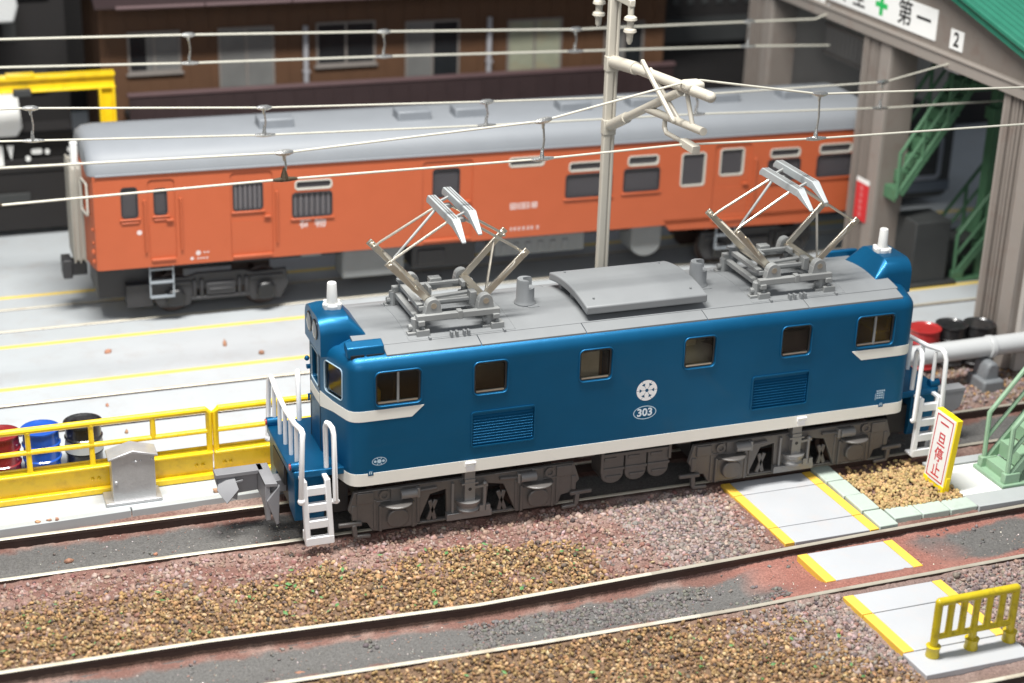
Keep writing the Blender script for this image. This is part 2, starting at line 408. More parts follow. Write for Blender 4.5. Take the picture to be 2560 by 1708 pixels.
make_rail(FF, -20, 12, t, xd=-1.4); make_rail(FN, -20, 12, t, xd=-.8)
t = thing('railway_track', 'track in the bottom right corner, one rail end in view', 'railway track', (0, 0, 0), 0, GT)
make_rail(CF, -2, 12, t); make_rail([(a, b-1.5) for a, b in CF], -2, 12, t)

# ---------------------------------------------------------------- concrete yard
KF = [(-40, 1.06), (-11.6, 1.14), (-9.2, 1.20), (-6.7, 1.24), (8.4, 1.30)]
yard = MB()
poly = [(a, b+.16) for a, b in KF]+[(8.4, 3.1), (60, 3.1), (60, 60), (-60, 60), (-60, 1.2)]
yard.prism(poly, 'xy', -.55, -.03)
yo = lab(yard.build('concrete_yard', m_concrete, smooth=False), 'pale grey concrete yard with inlaid tracks', None, None, 'structure')
for i in range(len(KF)-1):                        # kerb blocks along the front edge
    (xa, ya), (xb, yb) = KF[i], KF[i+1]; k = max(1, int((xb-xa)/2.6))
    if xb < -11.7: continue
    for j in range(k):
        u, v = xa+(xb-xa)*j/k, xa+(xb-xa)*(j+1)/k
        pa, pb = interp(KF, u), interp(KF, v)
        q = MB(); q.prism([(u+.012, pa), (v-.012, pb), (v-.012, pb+.155), (u+.012, pa+.155)], 'xy', -.5, -.015)
        q.build('kerb_block', m_kerbc, yo, bevel=.012)
def line(y0, y1, x0, x1, wd=.16):
    q = MB(); q.prism([(x0, y0-wd/2), (x1, y1-wd/2), (x1, y1+wd/2), (x0, y0+wd/2)], 'xy', -.034, -.024); return q.build('painted_line', m_line, yo, smooth=False)
for y0, y1 in ((13.12, 12.72), (9.86, 9.75), (7.44, 7.44), (4.25, 4.25)): line(y0, y1, -30, 30)
R12 = ([(-40, 12.22), (40, 12.0)], [(-40, 10.83), (40, 10.6)]); R34 = ([(-40, 6.62), (-8, 6.52), (11, 6.36), (40, 6.3)], [(-40, 5.12), (-8, 5.05), (11, 4.9), (40, 4.85)])
t = thing('railway_track', 'track inlaid in the concrete yard under the orange railcar', 'railway track', (0, 0, 0), 0, GT)
for r in R12: make_rail(r, -30, 26, t, .0, .2)
t = thing('railway_track', 'empty track inlaid in the concrete yard behind the yellow railing', 'railway track', (0, 0, 0), 0, GT)
for r in R34: make_rail(r, -30, 26, t, .025, .2)
sp = MB()                                          # puddle of dried brown glue on the yard
sp.prism([(-7.9+.75*cos(a)*(1+.25*sin(3*a)), 3.05+.55*sin(a)*(1+.2*cos(2*a))) for a in [2*pi*i/22 for i in range(22)]], 'xy', -.034, -.022)
sp.build('glue_stain', mat('dried_glue', (.33, .27, .25), .45), yo, smooth=False)
# ---------------------------------------------------------------- crossing
cr = thing('level_crossing', 'foot crossing of pale grey slabs with yellow edge strips over the tracks', 'crossing', (0, 0, 0))
def slab(x0, x1, y0, y1, zt, xs=.0, name='slab', m=m_slab, th=.25):
    q = MB(); q.prism([(x0+xs*y0, y0), (x1+xs*y0, y0), (x1+xs*y1, y1), (x0+xs*y1, y1)], 'xy', zt-th, zt); return q.build(name, m, cr, bevel=.012)
rows = [(-1.0, -1.52), (-1.545, -2.88), (-2.905, -3.50), (-3.93, -4.93), (-5.48, -6.10), (-6.125, -7.35)]
for i, (a, b) in enumerate(rows):
    zt = -.04 if i != 3 else -.05
    slab(2.08, 3.66, b, a, zt, -.035); slab(1.87, 2.072, b, a, zt+.004, -.035, 'yellow_edge', m_slaby); slab(3.668, 3.86, b, a, zt+.004, -.035, 'yellow_edge', m_slaby)
slab(1.84, 3.88, -8.05, -7.37, -.045, -.035)
# ---------------------------------------------------------------- kerb stones
ks = thing('kerb', 'kerb of pale green stones beside the crossing and the gravel patch', 'kerb', (0, 0, 0))
yy = -.95
for i in range(4):
    q = MB(); q.box(3.93+.02*i, 4.33+.02*i, yy-.62, yy, -.25, .02+random.uniform(-.012, .012)); q.build('kerb_stone', m_green, ks, bevel=.02); yy -= .645
xx = 4.42
for i in range(3):
    q = MB(); q.box(xx, xx+.60, -3.33, -2.93, -.25, .02+random.uniform(-.012, .012)); q.build('kerb_stone', m_green, ks, bevel=.02); xx += .62
q = MB(); q.box(6.25, 14, -3.36, -2.86, -.3, .0); q.box(6.25, 14, -3.40, -3.30, -.3, .03)
lab(q.build('walkway', m_kerbc, bevel=.012), 'grey walkway edge leading off to the right behind the front track', None, None, 'structure')
q = MB(); q.box(6.25, 14, -1.62, -1.38, -.3, .01)
lab(q.build('walkway_edge', m_kerbc, bevel=.012), 'grey raised edge beside the locomotive track at the right', None, None, 'structure')
q = MB(); q.box(6.27, 14, -2.84, -1.64, -.3, -.03)
lab(q.build('footpath', m_signw, bevel=.01), 'smooth white slab path under the green stair', None, None, 'structure')
# ---------------------------------------------------------------- gravel
ICO = None
def ico():
    bm = bmesh.new(); bmesh.ops.create_icosphere(bm, subdivisions=1, radius=1); v = np.array([x.co[:] for x in bm.verts]); f = np.array([[q.index for q in x.verts] for x in bm.faces]); bm.free(); return v, f
def stones(name, items, label, group=None):
    """items: (x, y, z, size, colour)"""
    V, F = ico(); n = len(items); nv = len(V)
    P = np.array([i[:3] for i in items]); S = np.array([i[3] for i in items]); Cc = np.array([i[4] for i in items])
    vs = np.repeat(V[None], n, 0)*(1+np.random.uniform(-.38, .30, (n, nv, 1)))
    ax = np.random.uniform(.55, 1.45, (n, 1, 3)); vs = vs*ax
    a = np.random.uniform(0, 2*pi, n); b = np.random.uniform(0, 2*pi, n)
    ca, sa, cb, sb = np.cos(a), np.sin(a), np.cos(b), np.sin(b)
    x, y, z = vs[..., 0].copy(), vs[..., 1].copy(), vs[..., 2].copy()
    x2 = x*ca[:, None]-y*sa[:, None]; y2 = x*sa[:, None]+y*ca[:, None]
    y3 = y2*cb[:, None]-z*sb[:, None]; z3 = y2*sb[:, None]+z*cb[:, None]
    vs = np.stack([x2, y3, z3], -1)*S[:, None, None]+P[:, None, :]
    fs = (F[None]+(np.arange(n)*nv)[:, None, None]).reshape(-1, 3)
    me = bpy.data.meshes.new(name); me.vertices.add(n*nv); me.vertices.foreach_set('co', vs.ravel())
    me.loops.add(len(fs)*3); me.loops.foreach_set('vertex_index', fs.ravel().astype(np.int32)); me.polygons.add(len(fs)); me.polygons.foreach_set('loop_start', np.arange(0, len(fs)*3, 3, dtype=np.int32))
    me.update(calc_edges=True)
    at = me.color_attributes.new('tint', 'FLOAT_COLOR', 'POINT'); cc = np.ones((n, nv, 4), np.float32); cc[..., :3] = Cc[:, None, :]; at.data.foreach_set('color', cc.ravel())
    me.materials.append(m_stone)
    return lab(link(name, me), label, None, None, 'stuff')
def vary(c, s=.3):
    k = 1+random.uniform(-s, s); return tuple(max(.004, c[i]*k*(1+random.uniform(-.08, .08))) for i in range(3))
def tancol():
    r = random.random()
    if r < .62: return vary((.315, .195, .092), .40)
    if r < .80: return vary((.44, .31, .18), .28)
    if r < .93: return vary((.18, .105, .06), .4)
    return vary((.12, .09, .07), .4)
def pinkcol():
    r = random.random()
    if r < .62: return vary((.29, .19, .155), .22)
    if r < .82: return vary((.37, .275, .24), .2)
    if r < .95: return vary((.24, .12, .10), .3)
    return vary((.12, .09, .085), .3)
def greycol():
    r = random.random()
    if r < .66: return vary((.27, .22, .20), .25)
    if r < .86: return vary((.36, .265, .235), .22)
    return vary((.15, .12, .115), .35)
tan_, red_ = [], []
def oncross(x, y): return 1.80-.035*y < x < 3.92-.035*y
def sow(x0, x1, ya, yb, dens):
    n = int((x1-x0)*(max(yb)-min(ya))*dens) if False else 0
def scatter(x0, x1, ylo, yhi, dens):
    n = int((x1-x0)*4.0*dens)
    for _ in range(n):
        x = random.uniform(x0, x1); a, b = ylo(x), yhi(x)
        if random.random() > (b-a)/4.0: continue
        y = random.uniform(a, b)
        if oncross(x, y): continue
        if y > -3.4 and 3.85 < x < 14 and y < .95: continue
        tn, g, _ = zone(x, y); r = random.random()
        z = gz(x, y)
        if r < tn:
            s = (.014+.032*random.random()**1.7); tan_.append((x, y, z+s*.35+random.uniform(-.005, .035)*tn, s, tancol()))
        else:
            keep = 1.0 if (g > .4) else .62+.3*nz(x, y, 1.2, 4)
            if random.random() > keep: continue
            s = (.014+.042*random.random()**1.8)*(1.05 if g > .5 else 1); red_.append((x, y, z+s*.05+random.uniform(-.01, .015), s, greycol() if random.random() < g else pinkcol()))
scatter(-12.5, 2.1, lambda x: interp(FF, x)+.06, lambda x: interp(LN, x)-.14, 460)
scatter(-9.5, 9.5, lambda x: interp(CF, x)+.08, lambda x: interp(FN, x)-.10, 430)
scatter(6.3, 12.4, lambda x: .98, lambda x: 3.05, 300)
for _ in range(2200):                               # loose grains along the beds and a few on the painted strips
    x = random.uniform(-11, 8); b = random.random() < .5
    y = random.uniform(interp(LN, x)+.05, interp(LF, x)-.05) if b else random.uniform(interp(FN, x)+.08, interp(FF, x)-.1)
    if not b and oncross(x, y): continue
    if b and -6.2 < x < 6.3: continue
    dk = nz(x, y, 1.5, 6) > .15
    s = .010+.035*random.random()**3 if dk else random.uniform(.006, .017)
    red_.append((x, y, gz(x, y)+s*.2, s, vary((.17, .155, .145), .3) if dk else (vary((.6, .55, .5), .3) if random.random() < .25 else pinkcol())))
for _ in range(2600):                              # dark clods in the front bed, left of the crossing
    x = random.uniform(-6.2, 1.2); u = random.random(); y = interp(FN, x)+.1+u*1.1
    k = smooth(-.15, .25, nz(x, y, 1.1, 21)+.25*nz(x, y, 4, 3))
    if random.random() > k: continue
    s = random.uniform(.02, .05); red_.append((x, y, gz(x, y)+s*.1, s, vary((.16, .145, .135), .3)))
stones('tan_gravel', tan_, 'fine tan gravel with green flecks between and before the tracks')
stones('red_grey_gravel', red_, 'pinkish and grey ballast stones along the tracks')
pt = []
for _ in range(1500):
    x = random.uniform(4.38, 6.2); y = random.uniform(-2.95, -1.05)
    if y > -1.45 and random.random() < .75: continue
    s = random.uniform(.028, .05); pt.append((x, y, -.09+.08*smooth(-1.1, -2.0, y)+random.uniform(-.01, .04), s, vary((.42, .29, .135), .3)))
stones('yellow_gravel', pt, 'bright yellow gravel patch inside the green kerb stones')
loose = []
for (x, y, z, s) in [(-9.45, 1.95, 0, .06), (-9.2, 1.9, 0, .05), (-8.4, 2.8, 0, .05), (-7.55, 1.5, 0, .08), (-10.9, 1.22, 0, .05), (-10.7, 1.24, 0, .05), (-10.55, 1.22, 0, .045), (-6.0, 8.6, 0, .09), (-8.6, 8.9, 0, .07), (-5.3, 7.9, 0, .06), (-9, 6.0, 0, .05), (-8.5, 2.75, 0, .06), (-8.8, 4.6, 0, .05), (-10.5, -.05, -.2, .10), (-9.0, -.25, -.2, .07), (-7.4, -4.7, -.26, .12), (-6.2, -.95, -.1, .11)]:
    loose.append((x, y, z+s*.2-.02, s, vary((.42, .22, .14), .2)))
stones('loose_pebbles', loose, 'a few loose reddish pebbles lying on the yard and track beds')
fl = MB(); 
for _ in range(420):
    x = random.uniform(-12, 1.6); y = random.uniform(-3.6, -1.3) if random.random() < .55 else random.uniform(-8.4, -5.5)
    if y > interp(LN, x)-.2 or interp(FN, x) < y < interp(FF, x): continue
    if random.random() > zone(x, y)[0]: continue
    a = random.uniform(0, 6.3); s = .018+.055*random.random()**2; z = gz(x, y)+.075+random.uniform(0, .02); d = Vector((cos(a), sin(a), random.uniform(-.3, .3)))*s; e = Vector((-sin(a), cos(a), random.uniform(-.4, .6)))*s*.55
    p = Vector((x, y, z)); fl.add([p-d, p-d*.2+e, p+d, p-d*.1-e, p+Vector((0, 0, .012))], [(0, 3, 4), (3, 2, 4), (2, 1, 4), (1, 0, 4), (0, 1, 2, 3)])
lab(fl.build('green_flecks', mat('green_fleck', (.085, .21, .06), .6, 0, .5, 8), smooth=False), 'tiny bright green leaf flecks among the tan gravel', None, None, 'stuff')
# ================================================================ blue electric locomotive
def offset(poly, d):
    n = len(poly); out = []
    for i in range(n):
        p0, p1, p2 = Vector(poly[i-1]), Vector(poly[i]), Vector(poly[(i+1) % n])
        a = (p1-p0).normalized(); b = (p2-p1).normalized(); na = Vector((a.y, -a.x)); nb = Vector((b.y, -b.x))
        m = na+nb; m = m/max(.3, m.dot(m)/2) if m.length > 1e-6 else na
        out.append((p1.x+m.x*d, p1.y+m.y*d))
    return out
HALF = [(-5.40, -1.37), (-5.50, -1.362), (-5.58, -1.335), (-5.645, -1.28), (-5.69, -1.20), (-5.82, -.79), (-5.95, -.37)]
LEFT = [(x, -y) for x, y in reversed(HALF)]         # order: near side going left must run clockwise -> build ccw
PLAN = [(x, y) for x, y in reversed(HALF)] + [(-x, y) for x, y in HALF] + [(-x, -y) for x, y in reversed(HALF)] + [(x, -y) for x, y in HALF]
# PLAN runs: left-end near edge -> near side -> right end -> far side -> left end (counter-clockwise seen from above)
m_lens = mat('headlight_lens', (.17, .19, .21), .15, .2, .05)
loco = thing('electric_locomotive', 'blue electric locomotive with cream bands, two raised pantographs and number 303', 'locomotive', (0, 0, 0))
def crown(s): return 3.635+.15*(1-s*s)
def rings(d, zb, top=True):
    P = offset(PLAN, d); out = [[(x, y, zb) for x, y in P], [(x, y, 3.41) for x, y in P]]
    for a in (20, 40, 60, 78, 90):
        i = .22*(1-cos(R(a))); z = 3.41+.225*sin(R(a)); q = offset(PLAN, d-i); out.append([(x, y, z+d) for x, y in q])
    q = offset(PLAN, d-.22)
    for s in (.85, .65, .4, .15):
        out.append([((abs(x)-.25*(1-s))*(1 if x > 0 else -1) if abs(x) > .3 else x, y*s, crown(s)+d) for x, y in q])
    return out
b = MB(); b.loft(rings(0, 1.20)); body = b.build('body', m_blue, loco)
WIN = [(-5.20, -4.38, 2.73, 3.355), (-3.385, -2.765, 2.72, 3.33), (-1.36, -.735, 2.725, 3.33)]
WIN += [(-a[1], -a[0], a[2], a[3]) for a in WIN]
LOU = [(-3.41, -2.22, 1.70, 2.36), (2.22, 3.41, 1.70, 2.36)]
cuts = []
ib = MB(); ib.loft(rings(-.10, 1.10)); cuts.append(ib.build('cutter', m_inner, smooth=False))
wb = MB()
for x0, x1, z0, z1 in WIN:
    for a, c in ((-1.6, -1.2), (1.2, 1.6)): wb.prism(rrect(x0, x1, z0, z1, .09, 5), 'xz', a, c)
lb = MB()
for x0, x1, z0, z1 in LOU:
    for a, c in ((-1.6, -1.335), (1.335, 1.6)): lb.prism(rrect(x0, x1, z0, z1, .06, 4), 'xz', a, c)
fa, fb = Vector((-5.69, -1.20)), Vector((-5.95, -.37)); fdir = (fb-fa).normalized(); fn = Vector((-fdir.y, fdir.x)); fn = fn if fn.x < 0 else -fn
def facetframe(sx, sy):
    """point on an end facet: u along it, w outwards"""
    def f(u, w, z): p = fa+fdir*u+fn*w; return (p.x*sx, p.y*sy, z)
    return f
eb = MB()
for sx in (1, -1):
    for sy in (1, -1):
        F = facetframe(sx, sy); q = rrect(.13, .70, 2.78, 3.36, .07, 4)
        k = len(q); eb.add([F(u, .3, z) for u, z in q]+[F(u, -.3, z) for u, z in q], [tuple(range(k)), tuple(range(2*k-1, k-1, -1))]+[(i, k+i, k+(i+1) % k, (i+1) % k) for i in range(k)])
    eb.prism(rrect(-.26, .26, 2.72, 3.36, .06, 4), 'yz', 5.6*sx, 6.3*sx)
for q in (wb, lb, eb):
    o = q.build('cutter', m_blue, smooth=False); bm = bmesh.new(); bm.from_mesh(o.data); bmesh.ops.recalc_face_normals(bm, faces=bm.faces); bm.to_mesh(o.data); bm.free(); cuts.append(o)
boolean(body, cuts)
bv = body.modifiers.new('bevel', 'BEVEL'); bv.width = .014; bv.segments = 2; bv.limit_method = 'ANGLE'; bv.angle_limit = R(50)
def frame_ring(x0, x1, z0, z1, r, wd, ya, yb, q):
    o_ = rrect(x0, x1, z0, z1, r, 5); i_ = rrect(x0+wd, x1-wd, z0+wd, z1-wd, max(.02, r-wd), 5); k = len(o_)
    vs = [(x, ya, z) for x, z in o_]+[(x, ya, z) for x, z in i_]+[(x, yb, z) for x, z in o_]+[(x, yb, z) for x, z in i_]
    fs = []
    for j in range(k):
        n = (j+1) % k; fs += [(j, n, k+n, k+j), (2*k+j, 3*k+j, 3*k+n, 2*k+n), (k+j, k+n, 3*k+n, 3*k+j), (j, 2*k+j, 2*k+n, n)]
    q.add(fs and vs, fs)
for x0, x1, z0, z1 in WIN:                          # side windows: gasket, pane, sill
    for s in (-1, 1):
        wn = MB(); frame_ring(x0-.004, x1+.004, z0-.004, z1+.004, .09, .035, s*1.345, s*1.29, wn); wo = wn.build('window', m_gmask, loco)
        q = MB(); q.prism(rrect(x0+.01, x1-.01, z0+.01, z1-.01, .08, 4), 'xz', s*1.32, s*1.30); q.build('pane', m_glass, wo)
        q = MB(); q.box(x0+.05, x1-.05, s*1.35, s*1.30, z0+.03, z0+.055); q.build('sill', m_nickel, wo)
        q = MB(); frame_ring(x0-.030, x1+.030, z0-.030, z1+.030, .11, .026, s*1.392, s*1.36, q); q.build('window_rim', m_blue, wo, bevel=.012)
        if x1-x0 > .7:
            q = MB(); xm = (x0+x1)/2+.0; q.box(xm-.02, xm+.02, s*1.352, s*1.31, z0+.02, z1-.02); q.build('mullion', m_pgrey, wo)
for sx in (1, -1):
    for sy in (1, -1):
        F = facetframe(sx, sy); q = rrect(.13, .70, 2.78, 3.36, .07, 4); k = len(q); g = MB()
        g.add([F(u, -.03, z) for u, z in q]+[F(u, -.05, z) for u, z in q], [tuple(range(k)), tuple(range(2*k-1, k-1, -1))]+[(i, k+i, k+(i+1) % k, (i+1) % k) for i in range(k)])
        wo = g.build('front_window', m_glass, loco)
        q2 = rrect(.112, .718, 2.762, 3.378, .085, 4); g = MB()
        g.add([F(u, .012, z) for u, z in q]+[F(u, .012, z) for u, z in q2]+[F(u, -.04, z) for u, z in q]+[F(u, -.01, z) for u, z in q2],
              [f for j in range(k) for f in ((j, (j+1) % k, k+(j+1) % k, k+j), (j, 2*k+j, 2*k+(j+1) % k, (j+1) % k), (k+j, k+(j+1) % k, 3*k+(j+1) % k, 3*k+j))])
        g.build('frame', m_blueline, wo)
    g = MB(); g.prism(rrect(-.27, .27, 2.71, 3.37, .06, 4), 'yz', sx*5.90, sx*5.88); do = g.build('end_door', m_glass, loco)
    g = MB(); frame_ring(-.265, .265, 2.715, 3.365, .06, .018, 0, .02, g); g.v = [(sx*(5.962-y), x, z) for x, y, z in g.v]; g.build('door_window_frame', m_blueline, do)
    g = MB()
    for y in (-.355, .355): g.box(sx*5.952, sx*5.958, y-.008, y+.008, 1.5, 3.42)
    g.box(sx*5.952, sx*5.958, -.35, .35, 3.42, 3.435)
    for y in (-.265, .245): g.box(sx*5.953, sx*5.96, y, y+.02, 2.72, 3.36)
    g.build('seam', m_gmask, do)
    g = MB(); g.tube([(sx*5.96, .30, 2.35), (sx*6.0, .30, 2.35), (sx*6.0, .30, 2.22)], .018, 6); g.box(sx*5.95, sx*6.03, .28, .36, 2.86, 2.92); g.ball((sx*5.99, .45, 3.0), .05, n=8); g.build('handle', m_blue, do)
for x0, x1, z0, z1 in LOU:
    for s in (-1, 1):
        lo = MB(); lo.box(x0, x1, s*1.325, s*1.31, z0, z1); lo = lo.build('louvre_panel', m_blue, loco, smooth=False)
        n = 10
        sl = MB(); h = (z1-.10-z0)/n; sl.add([(x0+.02, s*1.336, 0), (x1-.02, s*1.336, 0), (x1-.02, s*1.372, -h*.55), (x0+.02, s*1.372, -h*.55), (x0+.02, s*1.336, -h*.72), (x1-.02, s*1.336, -h*.72)], [(0, 1, 2, 3), (3, 2, 5, 4), (0, 3, 4), (1, 5, 2), (0, 4, 5, 1)])
        first = None
        for i in range(n):
            zz = z1-.10-i*h+h*.5
            if first is None: first = sl.build('louvre_slat', m_blue, lo, loc=(0, 0, zz), smooth=False)
            else: copyof(first, lo, (0, 0, zz))
        if s < 0:
            fr = MB(); frame_ring(x0-.025, x1+.025, z0-.025, z1+.025, .06, .028, s*1.388, s*1.36, fr); fr.build('louvre_rim', m_blue, lo)
# cream bands
def ribbon(path, zs, d, q, th=.03):
    """path of plan points, per-point (zb, zt); ribbon proud of the shell by d"""
    k = len(path); vs = []; fs = []
    for i, p in enumerate(path):
        p = Vector(p); t = (Vector(path[min(i+1, k-1)])-Vector(path[max(i-1, 0)])).normalized(); n = Vector((t.y, -t.x))
        for dd in (d, d-th):
            e = p+n*dd
            for z in zs[i]: vs.append((e.x, e.y, z))
    for i in range(k-1):
        a = i*4; c = a+4; fs += [(a, c, c+1, a+1), (a+1, c+1, c+3, a+3), (a, a+2, c+2, c), (a+2, a+3, c+3, c+2)]
    fs += [(0, 1, 3, 2), (k*4-4, k*4-2, k*4-1, k*4-3)]
    q.add(vs, fs)
q = MB(); P1 = offset(PLAN, .007); P0 = offset(PLAN, -.02); n = len(PLAN)
vs = [(x, y, 1.197) for x, y in P1]+[(x, y, 1.435) for x, y in P1]+[(x, y, 1.435) for x, y in P0]+[(x, y, 1.197) for x, y in P0]
q.add(vs, [(r*n+i, r*n+(i+1) % n, ((r+1) % 4)*n+(i+1) % n, ((r+1) % 4)*n+i) for r in range(4) for i in range(n)])
q.build('skirt_band', m_cream, loco)
for sy in (1, -1):
    for rot in (False, True):
        q = MB(); pth = [(-5.95, 0), (-5.95, -.365)]+[(x, y) for x, y in reversed(HALF)]+[(-4.54, -1.37), (-4.32, -1.37)]
        zs = [(2.40, 2.60), (2.42, 2.62)]+[(2.40, 2.70)]+[(2.455, 2.655)]*(len(HALF)-1)+[(2.455, 2.66), (2.65, 2.66)]
        if sy < 0: pth = [(x, -y) for x, y in pth]
        if sy < 0: pth = pth[::-1]; zs = zs[::-1]
        ribbon(pth, zs, .007, q); q.build('cream_stripe', m_cream, loco, rot=rot)
q = MB()
for x in (-3.43, 3.35):
    q = MB(); q.box(x-.10, x+.10, -1.42, -1.37, 1.37, 1.40); q.box(x-.10, x-.07, -1.41, -1.37, 1.31, 1.38); q.box(x+.07, x+.10, -1.41, -1.37, 1.31, 1.38); q.box(x-.08, x+.08, -1.395, -1.37, 1.22, 1.32); q.build('jacking_step', m_white, loco, bevel=.006)
pass
# crest, number oval, builder's plate, data panel
YP = -1.3725
def arcs(q, cx, cz, ro, ri, parts, gap, off=0, sx=1.0, n=8, y=YP):
    for k in range(parts):
        a0 = off+2*pi*k/parts+gap; a1 = off+2*pi*(k+1)/parts-gap; vs = []; fs = []
        for i in range(n+1):
            a = a0+(a1-a0)*i/n
            for r in (ri, ro): vs.append((cx+r*cos(a)*sx, y, cz+r*sin(a)))
        for i in range(n): fs.append((2*i, 2*i+1, 2*i+3, 2*i+2))
        q.add(vs, fs)
q = MB(); cx, cz = .005, 2.385
arcs(q, cx, cz, .208, .150, 6, .018, R(0)); arcs(q, cx, cz, .108, .034, 6, .05, R(0))
for k in range(6):
    a = R(30+60*k); u = Vector((cos(a), sin(a))); v = Vector((-sin(a), cos(a)))
    pts = [u*.09-v*.045, u*.155-v*.038, u*.155+v*.038, u*.09+v*.045]; q.add([(cx+p.x, YP-.0005, cz+p.y) for p in pts], [(0, 1, 2, 3)])
q.build('crest', m_white, loco, smooth=False)
q = MB()
def ell(q, cx, cz, rx, rz, wd, y=YP, n=40):
    vs = []; fs = []
    for i in range(n):
        a = 2*pi*i/n; vs += [(cx+rx*cos(a), y, cz+rz*sin(a)), (cx+(rx-wd)*cos(a), y, cz+(rz-wd)*sin(a))]
    for i in range(n): j = (i+1) % n; fs.append((2*i, 2*j, 2*j+1, 2*i+1))
    q.add(vs, fs)
ell(q, -.01, 1.935, .235, .138, .017); po = q.build('number_plate', m_blueline, loco, smooth=False)
text('number', '303', .215, (-.01, YP, 1.932), (R(90), 0, 0), mat('number_print', (.66, .74, .80), .5), po, .001, 1.0, .006)
q = MB(); ell(q, -5.14, 1.655, .135, .082, .012); arcs(q, -5.14, 1.655, .042, .001, 1, 0)
for dx in (-.075, .075): arcs(q, -5.14+dx, 1.655, .026, .001, 1, 0)
for dx in (-.035, .035):
    q.box(-5.14+dx-.01, -5.14+dx+.01, YP, YP+.001, 1.70, 1.715); q.box(-5.14+dx-.01, -5.14+dx+.01, YP, YP+.001, 1.595, 1.61)
q.build('maker_plate', m_blueline, loco, smooth=False)
q = MB(); x0, z0 = 5.06, 1.62
for i in range(5): q.box(x0-.08+i*.04, x0-.055+i*.04, YP, YP+.001, z0+.10, z0+.135)
for r in range(3):
    for i in range(3): q.box(x0-.07+i*.05, x0-.035+i*.05, YP, YP+.001, z0+.055-r*.05, z0+.085-r*.05)
q.box(x0-.10, x0-.09, YP, YP+.001, z0-.07, z0+.07); q.box(x0+.085, x0+.095, YP, YP+.001, z0-.07, z0+.07)
q.build('data_panel', m_blueline, loco, smooth=False)
for x in (-5.3, 5.1):
    q = MB(); q.box(x-.05, x+.05, -1.381, -1.37, 1.39, 1.49); pl = q.build('label_plate', m_blue, loco, smooth=False)
    q = MB()
    for dx in (-.03, .005): q.box(x+dx, x+dx+.02, -1.3825, -1.381, 1.42, 1.475)
    q.box(x-.03, x+.03, -1.3825, -1.381, 1.47, 1.476); q.build('mark', m_blueline, pl, smooth=False)
# inside
q = MB(); q.box(-4.2, -.75, -.95, .95, 1.3, 3.1); q.box(.55, 4.2, -.95, .95, 1.3, 3.05); q.box(-5.5, 5.5, -1.2, 1.2, 1.32, 1.42); q.split('ballast_weight', m_inner, loco)
q = MB(); q.box(-1.30, -.92, -1.2, -.7, 2.5, 3.22); q.lathe([(.36, -.5), (.40, -.2), (.40, .2), (.3, .5)], (1.05, -.75, 2.72), 'x', 16); q.cyl((1.0, -1.0, 3.1), (1.0, -.8, 3.1), .14); q.split('motor', m_brass, loco)
q = MB()
for s in (-1, 1): q.box(s*5.55, s*5.0, -1.0, 1.0, 1.4, 2.86); q.box(s*5.5, s*5.3, -.95, -.4, 2.7, 3.1); q.box(s*5.5, s*5.3, .3, .95, 2.7, 3.05)
q.split('cab_console', m_yin, loco, bevel=.03)
# roof plates
def plate(name, y0, y1, x0, x1, up=.035, th=.05, n=6, m=m_roof, bev=.006, slope=None):
    q = MB(); pr = []
    ys = [y0+(y1-y0)*i/n for i in range(n+1)]
    pr = [(y, crown(min(1.1, abs(y)/1.15))+up) for y in ys]+[(y, crown(min(1.1, abs(y)/1.15))+up-th) for y in reversed(ys)]
    q.prism(pr, 'yz', x0, x1); return q.build(name, m, loco, bevel=bev)
plate('roof', -.965, .965, -5.45, 5.45, n=12)
for s, segs in ((-1, [(-4.97, -3.23), (-3.215, -1.22), (-1.205, 1.205), (1.22, 3.34), (3.355, 5.40)]), (1, [(-5.40, -3.355), (-3.34, -1.22), (-1.205, 1.205), (1.22, 3.215), (3.23, 4.97)])):
    for a, c in segs:
        y0, y1 = sorted((s*.978, s*1.26)); plate('roof_edge_panel', y0, y1, a, c, n=3)
q = MB()
for cxp in (-3.47, 3.30):
    for s in (-1, 1):
        q.box(cxp-1.0, cxp+1.0, s*.93-.006, s*.93+.006, crown(.81)+.03, crown(.81)+.042)
    for dx in (-1.0, 1.0): 
        for k in range(8):
            ya, yb = -.93+k*.2325, -.93+(k+1)*.2325
            q.bar((cxp+dx, ya, crown(abs(ya)/1.15)+.036), (cxp+dx, yb, crown(abs(yb)/1.15)+.036), .012, .012)
    for dx in (-.62, -.22, -.12, .02, .10, .78): q.box(cxp+dx-.02, cxp+dx+.02, -1.0, -.90, crown(.8)+.02, crown(.8)+(.13 if abs(dx) < .3 else .07))
q.split('roof_fitting', m_roof, loco, bevel=.004)
